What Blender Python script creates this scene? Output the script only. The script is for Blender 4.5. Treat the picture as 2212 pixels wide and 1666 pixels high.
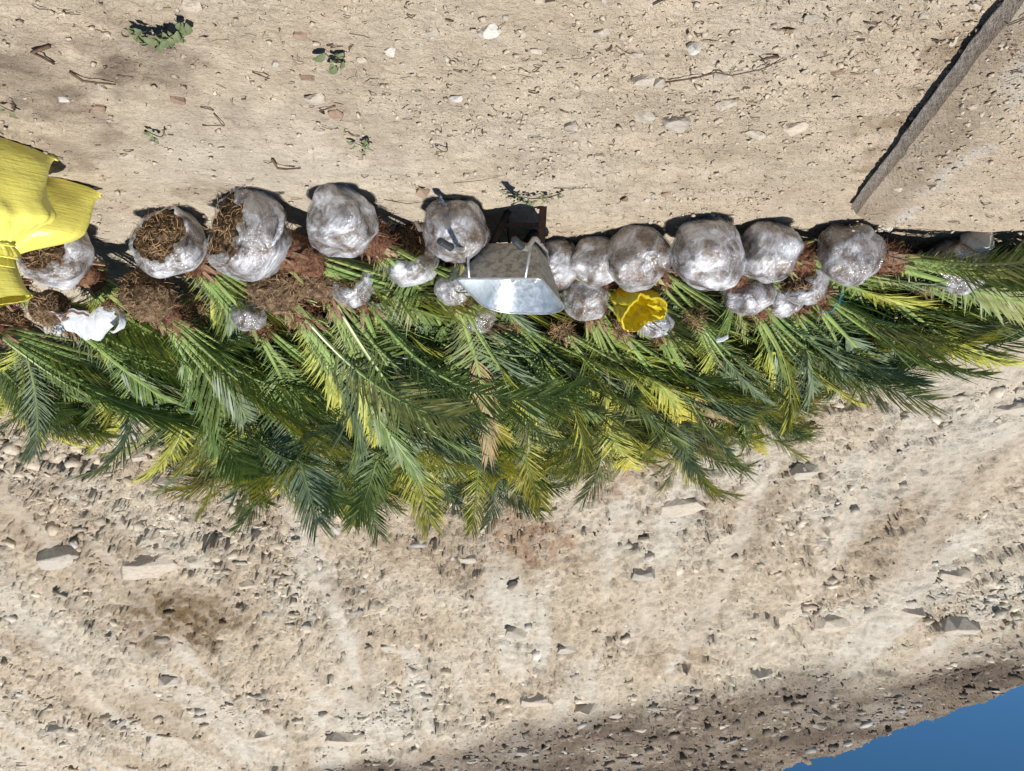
import bpy, bmesh, math, random
import numpy as np
from mathutils import Vector, Matrix, Euler, Quaternion

R = math.radians
sc = bpy.context.scene
for o in list(bpy.data.objects):
    bpy.data.objects.remove(o)
COL = sc.collection
random.seed(7)
rng = np.random.default_rng(11)

# ------------------------------------------------------------------ camera, sky, sun, exposure
CAM_H, F, CX, CY, PITCH = 1.6, 770.0, 512.0, 385.5, R(6.34)
cam_d = bpy.data.cameras.new('camera')
cam_d.sensor_width = 36.0
cam_d.lens = F / 1024 * 36
cam_d.clip_start = 0.05
cam_d.clip_end = 600
cam = bpy.data.objects.new('camera', cam_d)
COL.objects.link(cam)
# the phone was held upside down: level horizon, rolled by 180 degrees
cam.matrix_world = Matrix.Translation((0, 0, CAM_H)) @ Matrix.Rotation(math.pi / 2 - PITCH, 4, 'X') @ Matrix.Rotation(math.pi, 4, 'Z')
sc.camera = cam

SUN_TO = Vector((-0.15, -0.42, 1.0)).normalized()
elev = math.asin(SUN_TO.z)
azim = math.atan2(SUN_TO.x, SUN_TO.y)
world = bpy.data.worlds.new('World')
sc.world = world
world.use_nodes = True
nt = world.node_tree
nt.nodes.clear()
sky = nt.nodes.new('ShaderNodeTexSky')
sky.sky_type = 'NISHITA'
sky.sun_disc = False
sky.sun_elevation = elev
sky.sun_rotation = azim
sky.altitude = 900
sky.air_density = 0.4
sky.dust_density = 0.0
sky.ozone_density = 10.0
bg = nt.nodes.new('ShaderNodeBackground')
bg.inputs['Strength'].default_value = 0.105
wo = nt.nodes.new('ShaderNodeOutputWorld')
hs = nt.nodes.new('ShaderNodeHueSaturation')          # camera white balance of a deep blue sky
hs.inputs['Hue'].default_value = 0.482
hs.inputs['Saturation'].default_value = 1.03
hs.inputs['Value'].default_value = 1.0
nt.links.new(sky.outputs[0], hs.inputs['Color'])
nt.links.new(hs.outputs[0], bg.inputs[0])
nt.links.new(bg.outputs[0], wo.inputs[0])

sun_d = bpy.data.lights.new('sun', 'SUN')
sun_d.energy = 5.0
sun_d.angle = R(0.53)
sun_d.color = (1.0, 0.962, 0.905)
sun = bpy.data.objects.new('sun', sun_d)
COL.objects.link(sun)
sun.rotation_euler = SUN_TO.to_track_quat('Z', 'Y').to_euler()
sun.location = (0, 0, 40)

sc.view_settings.view_transform = 'Standard'
sc.view_settings.look = 'None'
sc.view_settings.gamma = 1
sc.view_settings.exposure = 0.34
sc.view_settings.use_curve_mapping = False
sc.cycles.max_bounces = 8
sc.cycles.transparent_max_bounces = 16

# ------------------------------------------------------------------ helpers
def srgb(r, g, b):
    f = lambda c: (c / 12.92 if c <= 0.04045 else ((c + 0.055) / 1.055) ** 2.4)
    return (f(r / 255), f(g / 255), f(b / 255), 1.0)

def tag(o, label=None, cat=None, group=None, kind=None):
    if label: o['label'] = label
    if cat: o['category'] = cat
    if group: o['group'] = group
    if kind: o['kind'] = kind
    return o

def empty(name, loc=(0, 0, 0), rz=0.0):
    o = bpy.data.objects.new(name, None)
    o.empty_display_size = 0.1
    COL.objects.link(o)
    o.location = loc
    o.rotation_euler = (0, 0, rz)
    return o

def mesh_from(name, verts, faces, mats=(), smooth=False, mat_idx=None):
    me = bpy.data.meshes.new(name)
    if isinstance(verts, np.ndarray): verts = verts.tolist()
    if isinstance(faces, np.ndarray): faces = faces.tolist()
    me.from_pydata(verts, [], faces)
    for m in mats: me.materials.append(m)
    if mat_idx is not None:
        me.polygons.foreach_set('material_index', np.asarray(mat_idx, dtype=np.int32))
    if smooth:
        me.polygons.foreach_set('use_smooth', np.ones(len(me.polygons), dtype=bool))
    me.update()
    return me

def link(name, me, parent=None):
    o = bpy.data.objects.new(name, me)
    COL.objects.link(o)
    if parent: o.parent = parent
    return o

def set_col(me, cols):
    a = me.attributes.new('Col', 'FLOAT_COLOR', 'POINT')
    c = np.ones((len(cols), 4), dtype=np.float32)
    c[:, :3] = cols
    a.data.foreach_set('color', c.ravel())

class MB:
    """collects tubes, boxes and grids into one mesh"""
    def __init__(s): s.v, s.f, s.m = [], [], []
    def add(s, vs, fs, mi=0):
        b = len(s.v)
        s.v.extend([tuple(p) for p in vs])
        s.f.extend([tuple(b + i for i in f) for f in fs])
        s.m.extend([mi] * len(fs))
    def tube(s, pts, rad, n=8, cap=True, mi=0, flat=1.0):
        pts = [Vector(p) for p in pts]
        if not isinstance(rad, (list, tuple)): rad = [rad] * len(pts)
        vs, fs = [], []
        prev = None
        for i, p in enumerate(pts):
            t = (pts[min(i + 1, len(pts) - 1)] - pts[max(i - 1, 0)])
            t = t.normalized() if t.length > 1e-9 else Vector((0, 0, 1))
            if prev is None:
                a = Vector((0, 0, 1)) if abs(t.z) < 0.9 else Vector((1, 0, 0))
                x = a.cross(t).normalized()
            else:
                x = (prev - t * prev.dot(t)).normalized()
            prev = x
            y = t.cross(x)
            for k in range(n):
                an = 2 * math.pi * k / n
                vs.append(p + (x * math.cos(an) + y * (math.sin(an) * flat)) * rad[i])
        for i in range(len(pts) - 1):
            for k in range(n):
                a, b = i * n + k, i * n + (k + 1) % n
                fs.append((a, b, b + n, a + n))
        if cap:
            fs.append(tuple(range(n))[::-1])
            fs.append(tuple((len(pts) - 1) * n + k for k in range(n)))
        s.add(vs, fs, mi)
    def box(s, c, size, rot=None, mi=0, taper=1.0):
        c = Vector(c); hx, hy, hz = [q / 2 for q in size]
        vs = []
        for z in (-1, 1):
            k = taper if z > 0 else 1.0
            for x, y in ((-1, -1), (1, -1), (1, 1), (-1, 1)):
                p = Vector((x * hx * k, y * hy * k, z * hz))
                if rot is not None: p = rot @ p
                vs.append(c + p)
        s.add(vs, [(3, 2, 1, 0), (4, 5, 6, 7), (0, 1, 5, 4), (1, 2, 6, 5), (2, 3, 7, 6), (3, 0, 4, 7)], mi)
    def grid(s, fn, nu, nv, closed_u=False, mi=0):
        vs = [fn(i / (nu if closed_u else nu - 1), j / (nv - 1)) for j in range(nv) for i in range(nu)]
        fs = []
        for j in range(nv - 1):
            for i in range(nu if closed_u else nu - 1):
                a, b = j * nu + i, j * nu + (i + 1) % nu
                fs.append((a, b, b + nu, a + nu))
        s.add(vs, fs, mi)
    def build(s, name, mats, parent=None, smooth=False, bevel=0.0, solid=0.0):
        me = mesh_from(name, s.v, s.f, mats if isinstance(mats, (list, tuple)) else [mats], smooth, s.m)
        o = link(name, me, parent)
        if solid:
            md = o.modifiers.new('thickness', 'SOLIDIFY'); md.thickness = solid; md.offset = 0
        if bevel:
            md = o.modifiers.new('bevel', 'BEVEL'); md.width = bevel; md.segments = 2
        return o

# numpy noise -------------------------------------------------------
def _h(ix, iy, iz, seed):
    n = (ix.astype(np.int64) * 374761393 + iy.astype(np.int64) * 668265263 + iz.astype(np.int64) * 2147483647 + seed * 1274126177) & 0xFFFFFFFF
    n = ((n ^ (n >> 13)) * 1274126177) & 0xFFFFFFFF
    n = ((n ^ (n >> 16)) * 2246822519) & 0xFFFFFFFF
    n = n ^ (n >> 15)
    return (n & 0xFFFFFF).astype(np.float64) / 0xFFFFFF
def noise3(x, y, z, seed=0):
    x, y, z = np.broadcast_arrays(np.asarray(x, float), np.asarray(y, float), np.asarray(z, float))
    ix, iy, iz = np.floor(x), np.floor(y), np.floor(z)
    fx, fy, fz = x - ix, y - iy, z - iz
    s = lambda t: t * t * t * (t * (t * 6 - 15) + 10)
    ux, uy, uz = s(fx), s(fy), s(fz)
    r = 0
    for dx in (0, 1):
        wx = ux if dx else 1 - ux
        for dy in (0, 1):
            wy = uy if dy else 1 - uy
            for dz in (0, 1):
                wz = uz if dz else 1 - uz
                r = r + _h(ix + dx, iy + dy, iz + dz, seed) * wx * wy * wz
    return r * 2 - 1
def noise2(x, y, seed=0):
    x, y = np.broadcast_arrays(np.asarray(x, float), np.asarray(y, float))
    ix, iy = np.floor(x), np.floor(y)
    fx, fy = x - ix, y - iy
    s = lambda t: t * t * t * (t * (t * 6 - 15) + 10)
    ux, uy = s(fx), s(fy)
    z = np.zeros_like(ix)
    a, b = _h(ix, iy, z, seed), _h(ix + 1, iy, z, seed)
    c, d = _h(ix, iy + 1, z, seed), _h(ix + 1, iy + 1, z, seed)
    return ((a * (1 - ux) + b * ux) * (1 - uy) + (c * (1 - ux) + d * ux) * uy) * 2 - 1
def fbm2(x, y, octv=4, seed=0, gain=0.5):
    r, a, t = 0, 1, 0
    for i in range(octv):
        r = r + noise2(x * 2 ** i + i * 17.3, y * 2 ** i - i * 9.1, seed + i) * a
        t += a; a *= gain
    return r / t
def facet2(x, y, seed=0, bias=0.0):
    """broken-rock relief: every Worley cell is a tilted plate"""
    ix, iy = np.floor(x), np.floor(y)
    best = np.full(x.shape, 9.0); val = np.zeros(x.shape)
    z0 = np.zeros_like(ix)
    for dx in (-1, 0, 1):
        for dy in (-1, 0, 1):
            cx, cy = ix + dx, iy + dy
            px = cx + _h(cx, cy, z0, seed); py = cy + _h(cx, cy, z0, seed + 1)
            d = (x - px) ** 2 + (y - py) ** 2
            tx = _h(cx, cy, z0, seed + 2) - 0.5; ty = _h(cx, cy, z0, seed + 3) - 0.5 - bias
            hh = _h(cx, cy, z0, seed + 4) - 0.5
            v = hh * 0.9 + (x - px) * tx * 1.3 + (y - py) * ty * 1.3
            m = d < best
            best = np.where(m, d, best); val = np.where(m, v, val)
    return val
def sstep(a, b, x):
    t = np.clip((x - a) / (b - a), 0, 1)
    return t * t * (3 - 2 * t)

# ------------------------------------------------------------------ terrain height
TOE, SLOPE = 6.0, 0.625
def H0(x, y):
    x = np.asarray(x, float); y = np.asarray(y, float)
    toe = TOE + 0.25 * noise2(x * 0.35, x * 0 + 3.3, 5)
    w = 0.22
    h1 = SLOPE * w * np.logaddexp(0, (y - toe) / w)
    h2 = 5.56 + 1.17 * (x + 9.9) + 0.10 * (y - 14.9) + 0.25 * fbm2(x * 0.5, y * 0.5, 3, 77)
    k = 0.35
    h2 = k * np.logaddexp(0, h2 / k)
    m = np.minimum(h1, h2)
    h = m - 0.25 * np.log1p(np.exp(-np.abs(h1 - h2) / 0.25)) * sstep(0.5, 3, m)
    s = sstep(0.25, 1.4, h)
    h = h + s * (0.30 * fbm2(x * 0.22, y * 0.16, 3, 31) + 0.10 * fbm2(x * 1.1, y * 0.28, 3, 41))
    return h
def slope_relief(x, y, h):
    """broken plates of rock: each sticks out at its lower edge"""
    up = upper(x, y)
    clump = sstep(-0.05, 0.40, fbm2(x * 0.45 + 3, y * 0.3, 3, 91))
    c2 = sstep(-0.20, 0.30, fbm2(x * 1.3, y * 0.6, 3, 95))
    streak = sstep(0.06, 0.30, fbm2(x * 2.3 + 0.35 * fbm2(x * 0.3, y * 0.3, 2, 8), y * 0.25, 5, 210, .6))
    wx = x + 0.08 * noise2(x * 2.0, y * 2.0, 301); wy = y + 0.08 * noise2(x * 2.0, y * 2.0, 302)
    r = (0.12 * clump * np.maximum(-0.15, facet2(wx * 1.0, wy * 1.3, 13, .45)) * (1 - 0.5 * up)
         + 0.068 * (0.35 + 0.65 * c2) * np.maximum(-0.1, facet2(wx * 2.7, wy * 3.6, 23, .45)) * (1 - .4 * up)
         + 0.095 * (0.45 + 0.55 * c2) * np.maximum(-0.1, facet2(wx * 6.0, wy * 8.0, 33, .4))
         + 0.045 * facet2(x * 13, y * 16, 35, .4))
    return r * (1 - 0.55 * streak)
def HT(x, y, rel=False):
    """full relief"""
    x = np.asarray(x, float); y = np.asarray(y, float)
    h = H0(x, y)
    s = sstep(0.15, 1.2, h)
    r = s * slope_relief(x, y, h)
    h = h + r + s * 0.035 * fbm2(x * 3, y * 2, 4, 51)
    g = 1 - s
    h = h + g * (0.018 * fbm2(x * 0.9, y * 0.9, 3, 61) + 0.006 * fbm2(x * 6, y * 6, 3, 62)
                 + 0.014 * sstep(-0.1, 0.4, fbm2(x * 1.3 + 9, y * 1.5, 3, 63)) * facet2(x * 9, y * 12, 64, .3)
                 + 0.0065 * (0.4 + sstep(-.2, .4, fbm2(x * 1.7, y * 2.3, 3, 66))) * facet2(x * 22, y * 30, 65, .3))
    return (h, r) if rel else h
def upper(x, y):
    """upper, darker layer of loose scree near the crest"""
    e = 0.9 * fbm2(np.asarray(x, float) * 0.4, np.asarray(y, float) * 0.4, 3, 71)
    return sstep(-0.8, 0.9, y - (12.9 + 0.53 * (x + 8.9)) + e)

# picture point -> ray (only used to read positions off the photo; all things then stand on the terrain)
cp, sp = math.cos(PITCH), math.sin(PITCH)
def ray(u, v):
    a, b = (u - CX) / F, -(v - CY) / F
    return Vector((a, cp + b * sp, -sp + b * cp))
def dd(px, py):            # display coordinates of the inverted photo -> upright picture
    return (2212 - px) * 0.46293, (1666 - py) * 0.46293
def at(px, py, Y):
    d = ray(*dd(px, py))
    return Vector((0, 0, CAM_H)) + d * (Y / d.y)
def hit(px, py):
    d = ray(*dd(px, py))
    t = np.linspace(1.2, 40, 4000)
    x, y, z = d.x * t, d.y * t, CAM_H + d.z * t
    below = np.nonzero(z < H0(x, y))[0]
    i = below[0] if len(below) else len(t) - 1
    return Vector((x[i], y[i], float(HT(x[i], y[i]))))
def hz(x, y): return float(HT(np.array([x]), np.array([y]))[0])

# ------------------------------------------------------------------ materials
def mat(name):
    m = bpy.data.materials.new(name)
    m.use_nodes = True
    nt = m.node_tree
    b = nt.nodes['Principled BSDF']
    return m, nt, b
def N(nt, t, **kw):
    n = nt.nodes.new(t)
    for k, v in kw.items():
        if k in n.inputs: n.inputs[k].default_value = v
        else: setattr(n, k, v)
    return n
def ramp(nt, fac, stops):
    r = nt.nodes.new('ShaderNodeValToRGB')
    e = r.color_ramp.elements
    while len(e) < len(stops): e.new(0.5)
    for q, (p, c) in zip(e, stops):
        q.position = p; q.color = c if len(c) == 4 else (*c, 1)
    nt.links.new(fac, r.inputs[0])
    return r.outputs[0]
def noise(nt, vec, scale, detail=4, rough=0.55, dist=0.0):
    n = N(nt, 'ShaderNodeTexNoise', Scale=scale, Detail=detail, Roughness=rough, Distortion=dist)
    if vec: nt.links.new(vec, n.inputs['Vector'])
    return n.outputs['Fac']
def mapping(nt, vec, scale):
    m = N(nt, 'ShaderNodeMapping')
    m.inputs['Scale'].default_value = scale
    nt.links.new(vec, m.inputs[0])
    return m.outputs[0]
def mix(nt, fac, a, b, mode='MIX'):
    m = nt.nodes.new('ShaderNodeMix'); m.data_type = 'RGBA'; m.blend_type = mode
    for sock, val in ((m.inputs[0], fac), (m.inputs[6], a), (m.inputs[7], b)):
        if isinstance(val, (int, float)): sock.default_value = val
        elif isinstance(val, tuple): sock.default_value = val
        else: nt.links.new(val, sock)
    return m.outputs[2]
def bump(nt, b, height, strength=0.5, dist=0.01):
    n = N(nt, 'ShaderNodeBump', Strength=strength, Distance=dist)
    nt.links.new(height, n.inputs['Height'])
    nt.links.new(n.outputs[0], b.inputs['Normal'])
    return n
def mathn(nt, op, a, b=None):
    n = nt.nodes.new('ShaderNodeMath'); n.operation = op
    for s, v in zip(n.inputs, (a, b)):
        if v is None: continue
        if isinstance(v, (int, float)): s.default_value = v
        else: nt.links.new(v, s)
    return n.outputs[0]

# dusty ground
M_ground, nt, b = mat('dusty_ground')
geo = N(nt, 'ShaderNodeNewGeometry'); pos = geo.outputs['Position']
att = N(nt, 'ShaderNodeAttribute', attribute_name='Col')
n1 = noise(nt, pos, 9, 6, 0.65); n2 = noise(nt, pos, 70, 4, 0.7); n3 = noise(nt, pos, 2.2, 5, 0.6)
c = mix(nt, 1.0, att.outputs['Color'], ramp(nt, n1, [(0.25, (0.80, 0.78, 0.76)), (0.5, (1, 1, 1)), (0.78, (1.10, 1.10, 1.10))]), 'MULTIPLY')
c = mix(nt, 1.0, c, ramp(nt, n2, [(0.25, (0.72, 0.70, 0.68)), (0.5, (1, 1, 1)), (0.8, (1.12, 1.12, 1.13))]), 'MULTIPLY')
c = mix(nt, 1.0, c, ramp(nt, n3, [(0.3, (0.88, 0.86, 0.84)), (0.6, (1.03, 1.03, 1.03))]), 'MULTIPLY')
nt.links.new(c, b.inputs['Base Color'])
b.inputs['Roughness'].default_value = 0.95
b.inputs['Specular IOR Level'].default_value = 0.15
vor = N(nt, 'ShaderNodeTexVoronoi', Scale=30.0); nt.links.new(pos, vor.inputs['Vector'])
n4 = noise(nt, pos, 28, 5, 0.72)
h = mathn(nt, 'ADD', mathn(nt, 'MULTIPLY', n2, 0.9), mathn(nt, 'MULTIPLY', vor.outputs['Distance'], -0.35))
h = mathn(nt, 'ADD', h, mathn(nt, 'MULTIPLY', n4, 1.3))
h = mathn(nt, 'ADD', h, mathn(nt, 'MULTIPLY', n1, 1.2))
bump(nt, b, h, 0.85, 0.025)

# loose stones: albedo from attribute (stuff)
M_stone_attr, nt, b = mat('loose_stone')
geo = N(nt, 'ShaderNodeNewGeometry'); pos = geo.outputs['Position']
att = N(nt, 'ShaderNodeAttribute', attribute_name='Col')
n1 = noise(nt, pos, 25, 5, 0.65)
c = mix(nt, 1.0, att.outputs['Color'], ramp(nt, n1, [(0.3, (0.78, 0.76, 0.74)), (0.6, (1.05, 1.05, 1.05))]), 'MULTIPLY')
nt.links.new(c, b.inputs['Base Color']); b.inputs['Roughness'].default_value = 0.92
b.inputs['Specular IOR Level'].default_value = 0.2
bump(nt, b, n1, 0.5, 0.02)

def stone_mat(name, c0, c1, dust=None, bs=0.03):
    m, nt, b = mat(name)
    geo = N(nt, 'ShaderNodeNewGeometry'); pos = geo.outputs['Position']
    oi = N(nt, 'ShaderNodeObjectInfo')
    n1 = noise(nt, pos, 14, 6, 0.68); n2 = noise(nt, pos, 60, 3, 0.6)
    base = mix(nt, oi.outputs['Random'], c0, c1)
    c = mix(nt, 1.0, base, ramp(nt, n1, [(0.28, (0.70, 0.68, 0.66)), (0.5, (1, 1, 1)), (0.75, (1.1, 1.1, 1.1))]), 'MULTIPLY')
    c = mix(nt, 1.0, c, ramp(nt, n2, [(0.3, (0.85, 0.85, 0.85)), (0.6, (1.04, 1.04, 1.04))]), 'MULTIPLY')
    nt.links.new(c, b.inputs['Base Color']); b.inputs['Roughness'].default_value = 0.93
    b.inputs['Specular IOR Level'].default_value = 0.2
    bump(nt, b, mathn(nt, 'ADD', n1, mathn(nt, 'MULTIPLY', n2, 0.4)), 0.6, bs)
    return m
M_rock = stone_mat('beige_rock', (0.49, 0.415, 0.33, 1), (0.43, 0.385, 0.325, 1))
M_rock_white = stone_mat('white_rock', (0.55, 0.52, 0.46, 1), (0.50, 0.48, 0.43, 1), bs=0.01)
M_rock_grey = stone_mat('grey_rock', (0.41, 0.37, 0.315, 1), (0.36, 0.315, 0.26, 1), bs=0.015)
M_rock_red = stone_mat('reddish_rock', (0.30, 0.21, 0.155, 1), (0.27, 0.19, 0.14, 1), bs=0.015)

# root ball soil
M_soil, nt, b = mat('root_soil')
tc = N(nt, 'ShaderNodeTexCoord'); pos = tc.outputs['Object']
n1 = noise(nt, pos, 18, 6, 0.7); n2 = noise(nt, pos, 75, 4, 0.65)
c = ramp(nt, n1, [(0.34, (0.045, 0.029, 0.018)), (0.52, (0.19, 0.13, 0.08)), (0.70, (0.36, 0.26, 0.17))])
c = mix(nt, 1.0, c, ramp(nt, n2, [(0.3, (0.6, 0.55, 0.5)), (0.65, (1.2, 1.15, 1.1))]), 'MULTIPLY')
nt.links.new(c, b.inputs['Base Color']); b.inputs['Roughness'].default_value = 0.95
b.inputs['Specular IOR Level'].default_value = 0.15
bump(nt, b, mathn(nt, 'ADD', n1, n2), 0.9, 0.025)

def plain(name, col, rough=0.7, spec=0.3, metal=0.0, var=0.25, nscale=20, bmp=0.3, bd=0.004, rand=0.0, col2=None, stretch=None):
    m, nt, b = mat(name)
    tc = N(nt, 'ShaderNodeTexCoord'); pos = tc.outputs['Object']
    if stretch: pos = mapping(nt, pos, stretch)
    n1 = noise(nt, pos, nscale, 5, 0.6)
    base = col if len(col) == 4 else (*col, 1)
    if col2:
        oi = N(nt, 'ShaderNodeObjectInfo')
        base = mix(nt, oi.outputs['Random'], base, (*col2, 1))
    lo, hi = 1 - var, 1 + var * 0.6
    c = mix(nt, 1.0, base, ramp(nt, n1, [(0.3, (lo, lo, lo)), (0.7, (hi, hi, hi))]), 'MULTIPLY')
    nt.links.new(c, b.inputs['Base Color'])
    b.inputs['Roughness'].default_value = rough
    b.inputs['Specular IOR Level'].default_value = spec
    b.inputs['Metallic'].default_value = metal
    if bmp: bump(nt, b, n1, bmp, bd)
    return m
M_root = plain('root_strand', (0.42, 0.27, 0.145), 0.8, 0.2, var=0.75, nscale=12)
M_fibre = plain('palm_fibre', (0.17, 0.075, 0.042), 0.9, 0.15, var=0.5, nscale=60, bd=0.01)
M_trunk = plain('palm_trunk', (0.17, 0.088, 0.052), 0.9, 0.15, var=0.55, nscale=25, bd=0.03, bmp=0.9)
M_stub_tan = plain('leaf_stub_tan', (0.40, 0.26, 0.17), 0.8, 0.2, var=0.6, nscale=5, col2=(0.20, 0.11, 0.065), stretch=(1, 1, 1))
M_stub_green = plain('leaf_stub_green', (0.20, 0.25, 0.085), 0.6, 0.3, var=0.5, nscale=4, col2=(0.30, 0.27, 0.11))

# stretch film
def film_mat(name, lo, hi, seed, tint=(0.84, 0.85, 0.90)):
    """layers of crumpled stretch film: partly see-through, thin milky haze, soft and sharp glints"""
    m, nt, b = mat(name)
    tc = N(nt, 'ShaderNodeTexCoord'); pos = tc.outputs['Object']
    st = mapping(nt, pos, (9, 9, 34))
    n1 = noise(nt, st, 1.5, 6, 0.66, 1.6)
    n2 = noise(nt, pos, 17 + seed, 5, 0.65, 1.0)
    n3 = noise(nt, pos, 70, 3, 0.6, 0.5)
    n4 = noise(nt, pos, 5 + seed * 0.3, 3, 0.5)
    b.inputs['Base Color'].default_value = (*tint, 1)
    b.inputs['Roughness'].default_value = 0.5
    b.inputs['Specular IOR Level'].default_value = 0.3
    h = mathn(nt, 'ADD', mathn(nt, 'MULTIPLY', n1, 1.0), mathn(nt, 'MULTIPLY', n2, 1.0))
    h = mathn(nt, 'ADD', h, mathn(nt, 'MULTIPLY', n3, 0.35))
    bn = bump(nt, b, h, 0.55, 0.016)
    tr = N(nt, 'ShaderNodeBsdfTransparent'); tr.inputs[0].default_value = (0.95, 0.95, 0.95, 1)
    f = mathn(nt, 'ADD', mathn(nt, 'MULTIPLY', n1, 0.8), mathn(nt, 'MULTIPLY', n4, 0.65))
    fr = N(nt, 'ShaderNodeMapRange'); fr.inputs[1].default_value = 0.55; fr.inputs[2].default_value = 0.88
    fr.inputs[3].default_value = lo; fr.inputs[4].default_value = hi
    nt.links.new(f, fr.inputs[0])
    n5 = noise(nt, pos, 7.5 + seed * .4, 4, 0.62, 0.6)
    cl = N(nt, 'ShaderNodeMapRange'); cl.inputs[1].default_value = 0.36; cl.inputs[2].default_value = 0.60
    cl.inputs[3].default_value = 0.08; cl.inputs[4].default_value = 1.0
    nt.links.new(n5, cl.inputs[0])
    hazef = mathn(nt, 'MULTIPLY', fr.outputs[0], cl.outputs[0])
    def mx(fac, a, c):
        ms = N(nt, 'ShaderNodeMixShader')
        if isinstance(fac, float): ms.inputs[0].default_value = fac
        else: nt.links.new(fac, ms.inputs[0])
        nt.links.new(a, ms.inputs[1]); nt.links.new(c, ms.inputs[2])
        return ms.outputs[0]
    g1 = N(nt, 'ShaderNodeBsdfGlossy', Roughness=0.33); g2 = N(nt, 'ShaderNodeBsdfGlossy', Roughness=0.09)
    for g in (g1, g2):
        g.inputs['Color'].default_value = (0.95, 0.95, 0.97, 1)
        nt.links.new(bn.outputs[0], g.inputs['Normal'])
    o = mx(hazef, tr.outputs[0], b.outputs[0])
    o = mx(mathn(nt, 'MULTIPLY', cl.outputs[0], 0.13), o, g1.outputs[0])
    o = mx(0.10, o, g2.outputs[0])
    nt.links.new(o, nt.nodes['Material Output'].inputs['Surface'])
    return m
M_film = [film_mat('stretch_film', 0.12, 0.72, 0), film_mat('stretch_film_cloudy', 0.18, 0.85, 3), film_mat('stretch_film_clear', 0.04, 0.54, 6)]

# fronds
def leaf_mat(name, c_base, c_tip, c_alt, rough=0.5):
    m, nt, b = mat(name)
    tc = N(nt, 'ShaderNodeTexCoord')
    sx = N(nt, 'ShaderNodeSeparateXYZ'); nt.links.new(tc.outputs['Generated'], sx.inputs[0])
    oi = N(nt, 'ShaderNodeObjectInfo')
    n1 = noise(nt, tc.outputs['Object'], 9, 4, 0.6)
    t = mathn(nt, 'ADD', sx.outputs['Y'], mathn(nt, 'MULTIPLY', mathn(nt, 'SUBTRACT', n1, 0.5), 0.9))
    c = ramp(nt, t, [(0.25, c_base), (0.95, c_tip)])
    c = mix(nt, mathn(nt, 'MULTIPLY', oi.outputs['Random'], 0.8), c, (*c_alt, 1))
    n2 = noise(nt, mapping(nt, tc.outputs['Object'], (60, 14, 14)), 1.0, 2, 0.6)
    c = mix(nt, 1.0, c, ramp(nt, n2, [(0.3, (0.72, 0.73, 0.66)), (0.7, (1.42, 1.38, 1.3))]), 'MULTIPLY')
    nt.links.new(c, b.inputs['Base Color'])
    b.inputs['Roughness'].default_value = rough
    b.inputs['Specular IOR Level'].default_value = 0.35
    trl = N(nt, 'ShaderNodeBsdfTranslucent'); nt.links.new(mix(nt, 1.0, c, (1.25, 1.3, 0.6, 1), 'MULTIPLY'), trl.inputs[0])
    ms = N(nt, 'ShaderNodeMixShader'); ms.inputs[0].default_value = 0.18
    nt.links.new(b.outputs[0], ms.inputs[1]); nt.links.new(trl.outputs[0], ms.inputs[2])
    nt.links.new(ms.outputs[0], nt.nodes['Material Output'].inputs['Surface'])
    return m
M_leaf = [leaf_mat('frond_green', (0.092, 0.156, 0.048), (0.128, 0.194, 0.064), (0.182, 0.231, 0.075), 0.48),
          leaf_mat('frond_bluish', (0.113, 0.166, 0.102), (0.161, 0.215, 0.140), (0.215, 0.253, 0.161), 0.45),
          leaf_mat('frond_yellow', (0.236, 0.290, 0.059), (0.494, 0.414, 0.080), (0.386, 0.408, 0.092)),
          leaf_mat('frond_olive', (0.182, 0.225, 0.080), (0.301, 0.312, 0.128), (0.290, 0.284, 0.150)),
          leaf_mat('frond_dry', (0.258, 0.236, 0.097), (0.386, 0.290, 0.161), (0.322, 0.236, 0.140), 0.6)]
M_rachis = plain('frond_stalk', (0.20, 0.30, 0.085), 0.4, 0.45, var=0.35, nscale=8, bmp=0.2, col2=(0.25, 0.30, 0.10))

# ------------------------------------------------------------------ ground and slope: one sheet
def build_terrain():
    ys = np.concatenate([np.linspace(-8, 1.6, 24)[:-1], np.geomspace(1.6, 6.0, 300)[:-1], np.geomspace(6.0, 22.0, 520)[:-1], np.geomspace(22, 120, 30)])
    ts = np.linspace(-1, 1, 761)
    ts = np.sign(ts) * (0.80 * np.abs(ts) + 0.9 * np.maximum(0, np.abs(ts) - 0.92) ** 1.0 * 6)
    T, Y = np.meshgrid(ts, ys)
    X = T * np.maximum(np.abs(Y), 2.2) * 1.0
    Z, Rl = HT(X, Y, True)
    nv, nu = X.shape
    Y2 = Y - 1.2 * Rl                       # plates overhang downhill
    V = np.stack([X, Y2, Z], -1).reshape(-1, 3)
    i = np.arange(nv * nu).reshape(nv, nu)
    Fq = np.stack([i[:-1, :-1], i[:-1, 1:], i[1:, 1:], i[1:, :-1]], -1).reshape(-1, 4)
    me = bpy.data.meshes.new('ground')
    me.vertices.add(len(V)); me.vertices.foreach_set('co', V.astype(np.float32).ravel())
    me.loops.add(Fq.size); me.loops.foreach_set('vertex_index', Fq.astype(np.int32).ravel())
    me.polygons.add(len(Fq)); me.polygons.foreach_set('loop_start', np.arange(0, Fq.size, 4, dtype=np.int32))
    me.update(calc_edges=True)
    me.materials.append(M_ground)
    set_col(me, terrain_col(X.ravel(), Y.ravel(), H0(X.ravel(), Y.ravel())))
    o = link('ground', me)
    tag(o, 'dusty pale ground running up into a steep slope of broken stone', None, None, 'structure')
    return o

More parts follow.
